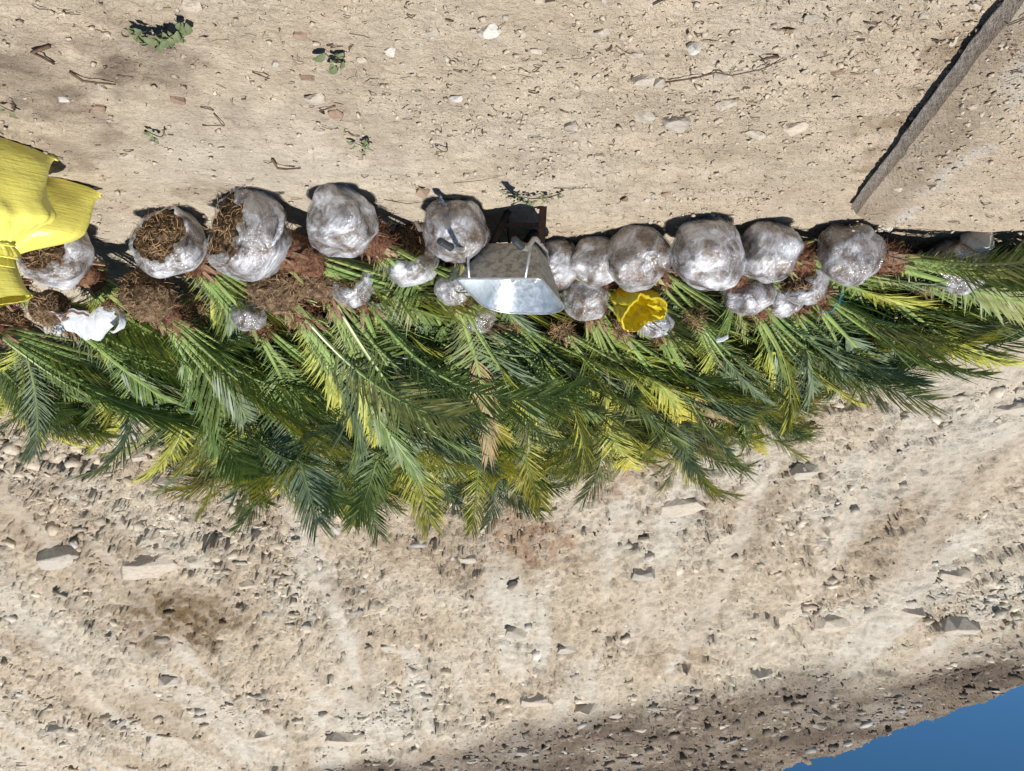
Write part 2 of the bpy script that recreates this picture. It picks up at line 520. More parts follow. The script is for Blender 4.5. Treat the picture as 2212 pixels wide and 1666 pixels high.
STAINS = [  # display x, y, radius (m), colour, amount: soil patches of another colour
    (1200, 1180, 0.75, (0.33, 0.215, 0.135), 0.75), (1130, 1130, 0.5, (0.36, 0.24, 0.15), 0.6), (1330, 1040, 0.35, (0.36, 0.23, 0.14), 0.6), (1560, 1100, 0.5, (0.40, 0.28, 0.18), 0.5),
    (370, 1350, 0.9, (0.19, 0.13, 0.075), 0.95), (450, 1330, 0.75, (0.20, 0.14, 0.08), 0.85), (300, 1390, 0.5, (0.26, 0.20, 0.14), 0.6), (760, 1270, 0.5, (0.30, 0.22, 0.15), 0.6),
    (60, 1390, 0.6, (0.29, 0.21, 0.14), 0.6), (870, 1180, 0.4, (0.34, 0.25, 0.17), 0.5),
    (300, 140, 0.27, (0.20, 0.15, 0.115), 0.8), (230, 130, 0.15, (0.22, 0.165, 0.125), 0.7), (40, 185, 0.34, (0.21, 0.165, 0.125), 0.85), (60, 120, 0.22, (0.25, 0.195, 0.15), 0.7), (180, 250, 0.25, (0.27, 0.21, 0.16), 0.7), (110, 330, 0.36, (0.25, 0.195, 0.15), 0.65),
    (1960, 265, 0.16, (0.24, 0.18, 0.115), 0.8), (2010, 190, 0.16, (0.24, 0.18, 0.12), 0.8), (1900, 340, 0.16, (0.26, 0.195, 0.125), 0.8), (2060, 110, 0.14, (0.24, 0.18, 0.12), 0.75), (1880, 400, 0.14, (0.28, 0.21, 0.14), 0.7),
    (450, 415, 0.25, (0.27, 0.20, 0.14), 0.6),
    (1000, 500, 0.5, (0.36, 0.28, 0.20), 0.4), (430, 250, 0.3, (0.30, 0.245, 0.19), 0.4)]
STAINS = [(hit(a, b2), r, c, k) for a, b2, r, c, k in STAINS]
def terrain_col(x, y, h0):
    warm = np.array([0.515, 0.43, 0.325]); pale = np.array([0.545, 0.48, 0.385])
    n = fbm2(x * 0.7, y * 0.7, 4, 201)
    k = sstep(-0.4, 0.4, n)[:, None]
    col = warm * (1 - k) + pale * k
    s = sstep(0.2, 1.2, h0)
    # dust runs down the fall line of the slope, radiating
    st = fbm2(x * 2.3 + 0.35 * fbm2(x * 0.3, y * 0.3, 2, 8), y * 0.25, 5, 210, .6) + 0.10 * fbm2(x * 7, y * 4, 3, 218)
    kg = (s * sstep(0.04, 0.34, st) * 0.65)[:, None]
    col = col * (1 - kg) + np.array([0.535, 0.495, 0.43]) * kg
    kp = (s * sstep(0.1, 0.5, fbm2(x * 0.5, y * 0.35, 3, 215)) * 0.7)[:, None]
    col = col * (1 - kp) + np.array([0.56, 0.47, 0.365]) * kp
    kd = (s * sstep(0.08, 0.4, fbm2(x * 1.3 + 40 + 0.4 * fbm2(x * 0.4, y * 0.4, 2, 18), y * 0.3, 4, 212)) * 0.55)[:, None]
    col = col * (1 - kd) + np.array([0.36, 0.285, 0.205]) * kd
    u = (upper(x, y) * s * (0.72 + 0.28 * sstep(-0.5, 0.4, fbm2(x * 0.9, y * 0.9, 4, 221))))[:, None]
    col = col * (1 - u) + np.array([0.135, 0.104, 0.080]) * u
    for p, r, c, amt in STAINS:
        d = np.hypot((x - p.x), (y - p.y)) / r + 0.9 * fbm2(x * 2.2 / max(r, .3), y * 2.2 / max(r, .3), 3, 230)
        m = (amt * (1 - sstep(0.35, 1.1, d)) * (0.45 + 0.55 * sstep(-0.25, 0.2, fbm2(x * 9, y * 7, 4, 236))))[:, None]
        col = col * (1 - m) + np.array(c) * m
    mott = fbm2(x * 5, y * 5, 4, 240)
    col = col * (1 + 0.14 * mott + 0.10 * fbm2(x * 17, y * 15, 3, 245))[:, None]
    return col
build_terrain()

def zplane(ox, oy, z):      # photo pixel -> point on the plane z
    d = ray(1024 - ox * 0.25098, 771 - oy * 0.25098)
    t = (z - CAM_H) / d.z
    return Vector((d.x * t, d.y * t, z))
SZ = 0.085
SLAB_E = [zplane(a, b2, SZ) for a, b2 in [(4170, -120), (4074, 18), (3930, 196), (3792, 372), (3660, 540), (3528, 708), (3462, 790), (3414, 852)]]
def slab_z(x, y):
    """height of what one stands on: the slab where it lies, the soil elsewhere"""
    ey = np.array([p.y for p in SLAB_E]); ex = np.array([p.x for p in SLAB_E])
    return np.where((x < np.interp(y, ey, ex) - 0.02) & (y < 4.80), SZ + 0.002, HT(x, y))

# ------------------------------------------------------------------ stones
def hull_template(n, seed, subdiv=0):
    r = random.Random(seed)
    bm = bmesh.new()
    for _ in range(n):
        v = Vector((r.gauss(0, 1), r.gauss(0, 1), r.gauss(0, 1))).normalized()
        v = Vector([math.copysign(abs(q) ** 0.75, q) for q in v])
        bm.verts.new(v * r.uniform(0.75, 1.0))
    res = bmesh.ops.convex_hull(bm, input=bm.verts)
    bmesh.ops.delete(bm, geom=list({g for g in res['geom_interior'] + res['geom_unused'] if isinstance(g, bmesh.types.BMVert)}), context='VERTS')
    bmesh.ops.triangulate(bm, faces=bm.faces)
    bmesh.ops.recalc_face_normals(bm, faces=bm.faces)
    bm.verts.index_update()
    vs = np.array([v.co[:] for v in bm.verts]); fs = np.array([[v.index for v in f.verts] for f in bm.faces])
    bm.free()
    return vs, fs
TPL = [hull_template(11, 100 + i) for i in range(14)]

def scatter(name, P, S, cols, label, cat=None, flat=(0.28, 0.7), sink=0.3, tilt=None):
    """many stones too small to name singly, as one mesh"""
    n = len(P)
    vs_all, fs_all, cs_all = [], [], []
    base = 0
    which = rng.integers(0, len(TPL), n)
    for ti, (tv, tf) in enumerate(TPL):
        idx = np.nonzero(which == ti)[0]
        m = len(idx)
        if not m: continue
        a = rng.uniform(0, 2 * math.pi, m)
        sx = S[idx] * rng.uniform(0.7, 1.25, m); sy = S[idx] * rng.uniform(0.6, 1.0, m); sz = S[idx] * rng.uniform(*flat, m)
        q = tv[None] * np.stack([sx, sy, sz], -1)[:, None]
        tx = rng.normal(0, 0.35, m); ty = rng.normal(0, 0.35, m)
        y1 = q[..., 1] * np.cos(tx)[:, None] - q[..., 2] * np.sin(tx)[:, None]
        z1 = q[..., 1] * np.sin(tx)[:, None] + q[..., 2] * np.cos(tx)[:, None]
        x2 = q[..., 0] * np.cos(ty)[:, None] + z1 * np.sin(ty)[:, None]
        z2 = -q[..., 0] * np.sin(ty)[:, None] + z1 * np.cos(ty)[:, None]
        x3 = x2 * np.cos(a)[:, None] - y1 * np.sin(a)[:, None]
        y3 = x2 * np.sin(a)[:, None] + y1 * np.cos(a)[:, None]
        th = np.arctan(SLOPE) * sstep(0.1, 0.8, H0(P[idx][:, 0], P[idx][:, 1])) * 0.8
        lift = (sz * (1 - 2 * sink))[:, None]
        z2 = z2 + lift
        y4 = y3 * np.cos(th)[:, None] - z2 * np.sin(th)[:, None]
        z4 = y3 * np.sin(th)[:, None] + z2 * np.cos(th)[:, None]
        w = np.stack([x3, y4, z4], -1)
        w = w + P[idx][:, None, :]
        vs_all.append(w.reshape(-1, 3))
        fs_all.append((tf[None] + (np.arange(m) * len(tv))[:, None, None] + base).reshape(-1, 3))
        cs_all.append(np.repeat(cols[idx], len(tv), axis=0))
        base += m * len(tv)
    V = np.concatenate(vs_all); Fc = np.concatenate(fs_all); C = np.concatenate(cs_all)
    me = bpy.data.meshes.new(name)
    me.vertices.add(len(V)); me.vertices.foreach_set('co', V.astype(np.float32).ravel())
    me.loops.add(Fc.size); me.loops.foreach_set('vertex_index', Fc.astype(np.int32).ravel())
    me.polygons.add(len(Fc)); me.polygons.foreach_set('loop_start', np.arange(0, Fc.size, 3, dtype=np.int32))
    me.update(calc_edges=True)
    me.materials.append(M_stone_attr)
    set_col(me, C)
    o = link(name, me)
    tag(o, label, cat, None, 'stuff')
    return o

def stone_cols(n, x, y, h0):
    c = terrain_col(x, y, h0)
    c = c * rng.uniform(0.70, 1.15, n)[:, None]
    up = upper(x, y) * (H0(x, y) > 1)
    c = c * (1 + up * rng.uniform(-0.3, 0.5, n))[:, None]
    g = (rng.random(n) < 0.10)[:, None]
    c = np.where(g, np.array([0.40, 0.375, 0.335]) * rng.uniform(0.75, 1.15, n)[:, None], c)
    return c

def pick(n, ymin, ymax, dens, wid=0.78):
    """sample points where dens(x, y) is high; even in the picture rather than on the ground"""
    out_x, out_y = [], []
    tot = 0
    while tot < n:
        m = n * 3
        y = np.exp(rng.uniform(math.log(ymin), math.log(ymax), m))
        x = rng.uniform(-wid, wid, m) * y
        k = rng.random(m) < dens(x, y)
        out_x.append(x[k]); out_y.append(y[k]); tot += k.sum()
    return np.concatenate(out_x)[:n], np.concatenate(out_y)[:n]

def crest_gap(x, y):
    return 5.56 + 1.17 * (x + 9.9) + 0.10 * (y - 14.9) - SLOPE * (y - TOE)
def slope_dens(x, y):
    h = H0(x, y)
    c = sstep(-0.25, 0.35, fbm2(x * 0.45 + 3, y * 0.3, 3, 91))
    c2 = sstep(-0.2, 0.4, fbm2(x * 1.3, y * 0.6, 3, 95))
    streak = sstep(0.06, 0.35, fbm2(x * 2.3 + 0.35 * fbm2(x * 0.3, y * 0.3, 2, 8), y * 0.22, 4, 210))
    d = (0.07 + 0.75 * c * c2 + 0.25 * c2 * c2 * c2) * (1 - 0.8 * streak)
    d = np.maximum(d, upper(x, y) * 0.55)
    return d * sstep(0.1, 0.5, h) * sstep(0.1, 0.9, crest_gap(x, y))
n = 42000
x, y = pick(n, 6.2, 24, slope_dens, 0.85)
S = np.clip(0.010 * (1 - rng.random(n)) ** -0.58, 0.010, 0.13) * (0.5 + y / 22)
scatter('rubble', np.stack([x, y, HT(x, y)], -1), S, stone_cols(n, x, y, H0(x, y)), 'loose angular rubble strewn over the stone slope', 'rubble', sink=0.36)

def ground_dens(x, y):
    c = sstep(-0.15, 0.45, fbm2(x * 0.9, y * 1.1, 3, 97))
    band = np.exp(-((x + 1.0) / 1.5) ** 2 - ((y - 3.1) / 0.7) ** 2)
    return (0.10 + 0.6 * c + 0.5 * band) * (H0(x, y) < 0.3)
n = 32000
x, y = pick(n, 1.9, 6.6, ground_dens, 0.85)
S = np.clip(0.0026 * (1 - rng.random(n)) ** -0.50, 0.0026, 0.019) * (0.6 + y * 0.12)
scatter('gravel', np.stack([x, y, slab_z(x, y)], -1), S, 0.92 * (0.55 * terrain_col(x, y, H0(x, y)) + 0.45 * stone_cols(n, x, y, H0(x, y))), 'fine gravel and stone chips lying on the dusty ground', 'gravel', sink=0.15)

# litter of straw and bark bits
def litter(n):
    x, y = pick(n, 2.0, 5.8, lambda x, y: 0.25 + 0.75 * sstep(-0.2, 0.4, fbm2(x * 1.2, y * 1.6, 3, 99)), 0.85)
    z = slab_z(x, y) + 0.004
    a = rng.normal(0, 0.7, n) + np.where(rng.random(n) < .5, 0, math.pi); L = 0.006 + 0.032 * rng.random(n) ** 3; w = 0.0012 + 0.0022 * rng.random(n)
    up = rng.uniform(0.0, 0.012, n)
    dx, dy = np.cos(a), np.sin(a)
    bend = rng.normal(0, 0.25, n)
    P0 = np.stack([x - dx * L, y - dy * L, z], -1)
    P1 = np.stack([x - dy * bend * L, y + dx * bend * L, z + up], -1)
    P2 = np.stack([x + dx * L, y + dy * L, z + 0.3 * up], -1)
    wv = np.stack([-dy * w, dx * w, w * 0.6], -1)
    V = np.stack([P0 - wv, P0 + wv, P1 - wv, P1 + wv, P2 - wv, P2 + wv], 1).reshape(-1, 3)
    f = np.array([[0, 1, 3, 2], [2, 3, 5, 4]])
    Fq = (f[None] + (np.arange(n) * 6)[:, None, None]).reshape(-1, 4)
    me = mesh_from('plant_litter', V, Fq, [M_stone_attr])
    pal = np.array([[0.10, 0.07, 0.045], [0.20, 0.15, 0.10], [0.30, 0.23, 0.15], [0.07, 0.055, 0.04]])
    c = pal[rng.integers(0, 4, n)]
    set_col(me, np.repeat(c, 6, axis=0))
    o = link('plant_litter', me)
    tag(o, 'dry straw and bark bits littering the dusty ground', 'litter', None, 'stuff')
litter(1700)

ROCKM = []
def rock_mesh(seed, n=26):
    r = random.Random(seed)
    bm = bmesh.new()
    for _ in range(n):
        v = Vector((r.gauss(0, 1), r.gauss(0, 1), r.gauss(0, 1))).normalized()
        v = Vector([math.copysign(abs(q) ** 0.6, q) for q in v])
        bm.verts.new(v * r.uniform(0.78, 1.0))
    res = bmesh.ops.convex_hull(bm, input=bm.verts)
    bmesh.ops.delete(bm, geom=list({g for g in res['geom_interior'] + res['geom_unused'] if isinstance(g, bmesh.types.BMVert)}), context='VERTS')
    bmesh.ops.dissolve_limit(bm, angle_limit=R(14), verts=bm.verts, edges=bm.edges)
    bmesh.ops.recalc_face_normals(bm, faces=bm.faces)
    bmesh.ops.bevel(bm, geom=list(bm.edges), offset=0.035, segments=1, affect='EDGES')
    me = bpy.data.meshes.new('rock')
    bm.to_mesh(me); bm.free()
    me.materials.append(M_rock)
    return me
ROCKM = [rock_mesh(300 + i) for i in range(12)]
def rock(p, size, label, group=None, name='rock', m=None, rz=None, tilt=(0, 0), sink=0.25, mesh=None, cat='rock'):
    me = mesh or ROCKM[random.randrange(len(ROCKM))]
    o = link(name, me)
    if m is not None:
        o.material_slots[0].link = 'OBJECT'; o.material_slots[0].material = m
    sx, sy, sz = size
    o.scale = (sx / 2, sy / 2, sz / 2)
    o.location = (p[0], p[1], p[2] + sz * (0.5 - sink))
    o.rotation_euler = (tilt[0], tilt[1], random.uniform(0, 6.28) if rz is None else rz)
    tag(o, label, cat, group)
    return o

# named rocks on the slope (display x, y, width px, height px, label)
SL = [(330, 1215, 150, 70, 'long pale boulder with a dark hollow under it on the slope'),
      (130, 1190, 110, 70, 'broad pale stone slab lying on the slope beyond the yellow sacks'),
      (430, 1205, 75, 40, 'brown shaded boulder beside the pale boulder with the hollow'),
      (1790, 1340, 90, 50, 'smooth pale boulder below the dark scree with brown underside'),
      (1645, 1440, 55, 42, 'dark angular boulder at the edge of the upper scree'),
      (1270, 1520, 60, 45, 'brown angular block sitting in the pale upper rubble'),
      (1160, 1505, 85, 35, 'long pale wedge rock beside the brown block'),
      (1390, 1230, 62, 40, 'grey squarish rock alone in the middle of the slope'),
      (1120, 1360, 62, 45, 'grey boulder with dark lower face at mid slope'),
      (1230, 1395, 60, 30, 'flat brownish rock near the grey boulder'),
      (1470, 1090, 110, 32, 'long dark-edged ledge of rock above the palm tips'),
      (1735, 1000, 70, 45, 'white faced rock beside the tips of the yellow fronds'),
      (2180, 880, 75, 40, 'pale boulder on the slope near the photo edge'),
      (2075, 1335, 80, 60, 'brown cracked boulder high on the slope near the sky'),
      (1975, 1320, 55, 30, 'pale rock next to the brown cracked boulder'),
      (745, 1590, 95, 40, 'pale ledge rock with dark overhang near the slope top'),
      (570, 1582, 45, 30, 'small dark rock near the slope top'),
      (865, 1395, 90, 35, 'thin jutting slab casting a dark line of shade'),
      (355, 1040, 62, 45, 'brown rock beside the frond tips above the white bag'),
      (300, 990, 50, 26, 'dark flat rock on the slope over the bluish fronds'),
      (530, 1260, 50, 40, 'rock with a pale tip among brown soil'),
      (370, 1465, 55, 35, 'hooked pale rock standing from the slope'),
      (125, 1565, 60, 35, 'pale rock with grey shaded foot high on the slope'),
      (1010, 1190, 50, 35, 'buff rock in the orange soil of the slope'),
      (2060, 1230, 70, 45, 'rounded pale stone bulging from the slope')]
for px, py, w, hh, lab in SL:
    p = hit(px, py)
    ppm = 2212 / 1024 * F / p.y
    w, hh = w / ppm, hh / ppm
    rock(p, (w, w * random.uniform(0.6, 0.8), max(hh * .8, w * 0.3)), lab, None, m=(M_rock_grey if 'grey' in lab else None), rz=random.uniform(-.5, .5), tilt=(R(25) + random.uniform(-.2, .2), random.uniform(-.2, .2)), sink=0.36)
x, y = pick(150, 6.6, 21, lambda x, y: slope_dens(x, y) * (H0(x, y) > 0.6), 0.7)
for i in range(len(x)):
    s = (0.07 + 0.13 * random.random() ** 2.5) * (0.5 + y[i] / 14)
    grey = random.random() < 0.06
    size = 'large' if s > .13 else ('medium' if s > .085 else 'small')
    zone = 'in the dark upper scree' if upper(x[i], y[i]) > .5 else ('just above the palm tips' if y[i] < 9.5 else 'on the pale middle slope')
    side = 'on the sky side' if x[i] / y[i] < -.25 else ('on the sack side' if x[i] / y[i] > .25 else 'above the wheelbarrow')
    rock((x[i], y[i], hz(x[i], y[i])), (s * random.uniform(.8, 1.6), s * random.uniform(.7, 1.2), s * random.uniform(.3, .65)), f"{size} angular {'grey' if grey else 'beige'} rock half buried {zone} {side}", 'rocks on the slope', tilt=(R(28) + random.uniform(-.3, .3), random.uniform(-.3, .3)), sink=0.52, m=(M_rock_grey if grey else None))

# named stones on the flat ground
GS = [(1500, 88, 40, 34, 'pointed white stone standing in the gravel', M_rock_white, 1.5), (1462, 262, 82, 36, 'domed grey stone half sunk in the dust', M_rock_grey, 0.5),
      (1392, 250, 62, 30, 'brown stone touching the domed grey stone', M_rock, 0.5), (1392, 168, 70, 30, 'flat beige stone with a dark crack of shade under it', M_rock, 0.5),
      (1425, 170, 34, 26, 'grey tilted stone leaning by the flat beige stone', M_rock_grey, 0.9), (1752, 34, 46, 22, 'flat grey flake lying alone on pale dust', M_rock_grey, 0.4),
      (845, 105, 34, 26, 'white stone near the wilted leaf curl', M_rock_white, 0.9), (648, 76, 40, 22, 'reddish stone split beside dry twigs', M_rock_red, 0.5),
      (1910, 489, 44, 30, 'white stone lying at the corner of the slab', M_rock_white, 0.7), (140, 206, 30, 22, 'small white stone in brown soil near the sacks', M_rock_white, 0.7),
      (725, 245, 50, 24, 'brown flat stone between ball shadows and gravel', M_rock_red, 0.45), (680, 210, 60, 24, 'beige stone pile with twigs beside it', M_rock, 0.5),
      (915, 405, 40, 20, 'brown chip standing up near the knotted root ball', M_rock_red, 0.8), (1235, 265, 44, 28, 'tan wedge stone lying alone in pale dust', M_rock, 0.6),
      (1570, 228, 60, 26, 'grey beige stone in the gravel band', M_rock, 0.5), (1555, 165, 46, 24, 'pale stone with upright face in the gravel', M_rock_grey, 0.8),
      (1810, 160, 40, 16, 'brown flake pressed in the dust near the slab', M_rock_red, 0.3), (1720, 275, 70, 24, 'wide pale stone in gravel near the slab', M_rock, 0.35),
      (985, 205, 36, 22, 'round white pebble stone in the gravel', M_rock_white, 0.7), (1060, 60, 60, 26, 'white weathered stone near the photo edge', M_rock_white, 0.5),
      (935, 65, 40, 20, 'grey stone with a broken face near the photo edge', M_rock_grey, 0.5), (415, 8, 60, 22, 'pale stone at the photo edge by the big leafy sprig', M_rock, 0.6),
      (215, 225, 40, 26, 'dark sided brown stone near the sacks', M_rock_red, 0.6), (1300, 70, 46, 18, 'flat grey chip in the gravel', M_rock_grey, 0.4),
      (275, 335, 40, 20, 'pale stone chip beyond the yellow sacks', M_rock, 0.5), (385, 215, 44, 22, 'reddish stone in brown soil', M_rock_red, 0.5),
      (1630, 290, 60, 24, 'beige flat stone at the edge of the gravel', M_rock, 0.4)]
for px, py, w, hh, lab, m, asp in GS:
    p = hit(px, py)
    ppm = 2212 / 1024 * F / p.y
    w = w / ppm
    w *= .92
    rock(p, (w, w * 0.75, w * asp * .9), lab, None, 'stone', m, rz=random.uniform(-.6, .6), tilt=(random.uniform(-.25, .25), random.uniform(-.25, .25)), sink=0.32, cat='stone')
# the big boulder by the shaded ball
p = hit(2118, 498)
rock((p.x, p.y + .05, p.z), (0.22, 0.19, 0.21), 'chunky grey white boulder beside the shaded root ball', None, 'boulder', M_rock_white, rz=.6, tilt=(.2, .15), sink=0.12, cat='boulder')
x, y = pick(110, 2.1, 5.6, lambda x, y: ground_dens(x, y), 0.7)
for i in range(len(x)):
    s = 0.018 + 0.036 * random.random() ** 2
    sm = random.choice([M_rock, M_rock, M_rock, M_rock, M_rock_grey, M_rock_red])
    tint = {M_rock: 'beige', M_rock_grey: 'grey', M_rock_red: 'reddish'}[sm]
    onslab = float(slab_z(x[i:i+1], y[i:i+1])[0]) > .07
    zone = 'lying on the concrete slab' if onslab else ('close to the root balls' if y[i] > 3.9 else ('in the open middle dust' if y[i] > 2.9 else 'on the dust nearest the viewer'))
    side = 'near the slab' if x[i] / y[i] < -.25 else ('toward the yellow sacks' if x[i] / y[i] > .25 else 'before the wheelbarrow')
    rock((x[i], y[i], float(slab_z(x[i:i+1], y[i:i+1])[0])), (s * random.uniform(.9, 1.6), s * random.uniform(.7, 1.1), s * random.uniform(.4, .8)), f"small {tint} stone {zone}{'' if onslab else ' ' + side}", 'small stones on the dusty ground', 'stone', sm, tilt=(random.uniform(-.3, .3), random.uniform(-.3, .3)), sink=0.38, cat='stone')

# ------------------------------------------------------------------ concrete slab at the side
M_slab = M_ground
def build_slab():
    edge_px = [(4170, -120), (4074, 18), (3930, 196), (3792, 372), (3660, 540), (3528, 708), (3462, 790), (3414, 852)]
    E = [zplane(a, b2, SZ) for a, b2 in edge_px]
    E.insert(0, E[0] + (E[0] - E[1]).normalized() * 1.0)
    rear_px = [(3414, 852), (3470, 890), (3558, 905), (3700, 914), (3852, 920), (4074, 920), (4300, 915)]
    Rr = [zplane(a, b2, SZ) for a, b2 in rear_px]
    Rr.append(Rr[-1] + Vector((-2.2, 0.05, 0)))
    def resample(P, n):
        L = [0]
        for a, b2 in zip(P, P[1:]): L.append(L[-1] + (b2 - a).length)
        out = []
        for i in range(n):
            s = L[-1] * i / (n - 1)
            k = max(0, min(len(P) - 2, next((j for j in range(len(P) - 1) if L[j + 1] >= s - 1e-9), len(P) - 2)))
            f = (s - L[k]) / max(1e-9, L[k + 1] - L[k])
            out.append(P[k].lerp(P[k + 1], f))
        return out
    nu, nv = 130, 110
    e = resample(E, nu); r = resample(Rr, nv)
    corner = e[-1]
    V = []
    for j in range(nv):
        for i in range(nu):
            p = e[i] + (r[j] - corner)
            V.append((p.x, p.y))
    V = np.array(V)
    x, y = V[:, 0], V[:, 1]
    jj = np.repeat(np.arange(nv), nu); ii = np.tile(np.arange(nu), nv)
    # uneven broken edges
    ed = (jj == 0) * 1.0
    x = x + ed * 0.010 * fbm2(y * 7, y * 0 + 1.0, 5, 401)
    rd = (ii == nu - 1) * 1.0
    y = y + rd * 0.03 * fbm2(x * 5, x * 0 + 2.0, 3, 402)
    lat = jj / nv * 3.0
    z = SZ + 0.008 * fbm2(x * 3, y * 3, 4, 403) + 0.006 * facet2(x * 13, y * 13, 404) * sstep(-.1, .3, fbm2(x * 2, y * 2, 3, 405)) + 0.003 * facet2(x * 27, y * 27, 406)
    bot = np.stack([x, y, np.full_like(x, -0.05)], -1)
    under = 0.02
    top = np.stack([x, y, z], -1)
    verts = list(map(tuple, top))
    faces = []
    idx = np.arange(nu * nv).reshape(nv, nu)
    for j in range(nv - 1):
        for i in range(nu - 1):
            faces.append((idx[j, i], idx[j + 1, i], idx[j + 1, i + 1], idx[j, i + 1]))
    def skirt(line, off):
        base = len(verts)
        for k in line:
            q = top[k]; verts.append((q[0] + off[0], q[1] + off[1], q[2] - 0.055))
        for k in line:
            q = top[k]; verts.append((q[0] - off[0] * .6, q[1] - off[1] * .6, -0.04))
        n = len(line)
        for k in range(n - 1):
            faces.append((line[k], line[k + 1], base + k + 1, base + k))
            faces.append((base + k, base + k + 1, base + n + k + 1, base + n + k))
    skirt(list(idx[0, :]), (0.028, 0.006)); skirt(list(idx[:, -1])[::1], (0, -0.02))
    me = mesh_from('concrete_slab', [tuple(map(float, v)) for v in verts], [tuple(int(q) for q in f) for f in faces], [M_slab])
    P = np.array(verts)
    d = np.zeros(len(P)); d[:nu * nv] = np.repeat(np.linspace(0, 1, nv), nu) ** 1.0 * (sum((a - b2).length for a, b2 in zip(Rr, Rr[1:])))
    X, Y = P[:, 0], P[:, 1]
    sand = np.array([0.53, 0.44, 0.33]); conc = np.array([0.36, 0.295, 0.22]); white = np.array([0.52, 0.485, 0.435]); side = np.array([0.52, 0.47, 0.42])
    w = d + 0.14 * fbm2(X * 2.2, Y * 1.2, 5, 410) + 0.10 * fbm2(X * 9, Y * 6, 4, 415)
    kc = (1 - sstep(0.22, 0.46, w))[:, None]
    col = sand * (1 - kc) + conc * kc
    pt = (sstep(-0.1, 0.35, fbm2(X * 2.5, Y * 2.5, 4, 411)) * (1 - sstep(0.3, 0.5, w)) * 0.75)[:, None]
    col = col * (1 - pt) + np.array([0.42, 0.36, 0.29]) * pt
    kw = (np.exp(-((w - 0.40) / 0.055) ** 2) * 0.8 * sstep(-0.15, 0.3, fbm2(X * 8, Y * 2.5, 4, 412)))[:, None]
    col = col * (1 - kw) + white * kw
    col = col * (1 + 0.12 * fbm2(X * 8, Y * 8, 4, 416) + 0.12 * fbm2(X * 30, Y * 30, 3, 417))[:, None]
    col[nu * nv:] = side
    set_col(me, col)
    o = link('concrete_slab', me)
    tag(o, 'low dusty concrete slab with a stained top and broken edge', 'slab')
    return o
build_slab()

# ------------------------------------------------------------------ palm fronds
def frond_mesh(name, bend, side, lean, nl, tied, seed):
    """unit-length pinnate frond growing along +Y, drooping towards -Z; leaflets in slot 0, stalk in slot 1"""
    r = random.Random(seed)
    V, Fc, MI = [], [], []
    T0 = 0.36 if tied else 0.26
    ns = 20
    P, Tn = [], []
    p = Vector((0, 0, 0))
    for i in range(ns + 1):
        t = i / ns
        phi = bend * t ** 1.7; sd = side * t ** 1.5
        d = Vector((math.sin(sd), math.cos(sd) * math.cos(phi), -math.sin(phi))).normalized()
        P.append(p.copy()); Tn.append(d)
        p = p + d / ns
    def curve(t):
        f = t * ns; k = min(ns - 1, int(f)); return P[k].lerp(P[k + 1], f - k), Tn[k].lerp(Tn[min(ns, k + 1)], f - k).normalized()
    # stalk: flattened, wide at the foot
    n = 6
    for i in range(ns + 1):
        t = i / ns
        w = 0.0105 * (1 - t) ** 0.8 + 0.0012 + 0.012 * max(0, 1 - t / 0.10) ** 1.5
        hgt = 0.007 * (1 - t) ** 0.8 + 0.001
        T = Tn[i]; X = Vector((1, 0, 0)); X = (X - T * X.dot(T)).normalized(); Nn = X.cross(T)
        for k in range(n):
            a = 2 * math.pi * k / n
            V.append(P[i] + X * math.cos(a) * w + Nn * math.sin(a) * hgt)
    for i in range(ns):
        for k in range(n):
            a, b2 = i * n + k, i * n + (k + 1) % n
            Fc.append((a, b2, b2 + n, a + n)); MI.append(1)
    def blade(p0, d, L, w, nrm, droop):
        sd = d.cross(nrm).normalized()
        m = p0 + d * L * 0.5 - Vector((0, 0, 1)) * droop * L * 0.12
        tip = p0 + d * L - Vector((0, 0, 1)) * droop * L * 0.45
        b0 = len(V)
        V.extend([p0 - sd * w * 0.5, p0 + sd * w * 0.5, m - sd * w, m + sd * w, tip])
        Fc.append((b0, b0 + 1, b0 + 3, b0 + 2)); MI.append(0)
        Fc.append((b0 + 2, b0 + 3, b0 + 4)); MI.append(0)
    for s in (-1, 1):
        for k in range(9):                     # spines on the lower stalk
            t = 0.10 + (T0 - 0.09) * k / 9 + r.uniform(-.008, .008)
            q, T = curve(t)
            X = Vector((1, 0, 0)); Nn = X.cross(T)
            d = (T * 0.6 + X * s * 0.8 + Nn * r.uniform(-.4, .5)).normalized()
            blade(q + X * s * 0.008, d, 0.045 + 0.05 * k / 9 + r.uniform(0, .03), 0.0022, Nn, 0.1)
        for k in range(nl):
            t = T0 + (0.995 - T0) * (k + r.random() * 0.6) / nl
            q, T = curve(min(t, 0.995))
            X = Vector((1, 0, 0)); X = (X - T * X.dot(T)).normalized(); Nn = X.cross(T)
            u = (t - T0) / (1 - T0)
            ang = (R(62) * (1 - u) + R(24) * u) * (0.45 if tied else 1.0) + r.uniform(-.10, .10)
            vv = r.choice([0.10, 0.32, 0.5]) * (0.8 if not tied else 1.2) + r.uniform(-.12, .12)
            d = (T * math.cos(ang) + X * s * math.sin(ang) + Nn * vv * math.sin(ang)).normalized()
            L = (0.205 * math.sin(math.pi * min(1, 0.22 + u * 0.62)) ** 0.8 + 0.015) * r.uniform(0.88, 1.08) * lean
            w = 0.0047 * (0.75 + 0.5 * math.sin(math.pi * min(1, 0.2 + u * .7)))
            nrm = (Nn + X * s * r.uniform(-0.3, 0.8) + T * r.uniform(-.2, .2)).normalized()
            blade(q, d, L, w, nrm, r.uniform(0.0, 0.55))
    me = mesh_from(name, [tuple(v) for v in V], Fc, [M_leaf[0], M_rachis], False, MI)
    pts = [P[i] for i in range(2, ns + 1, 3)]
    return me, pts
FV = []
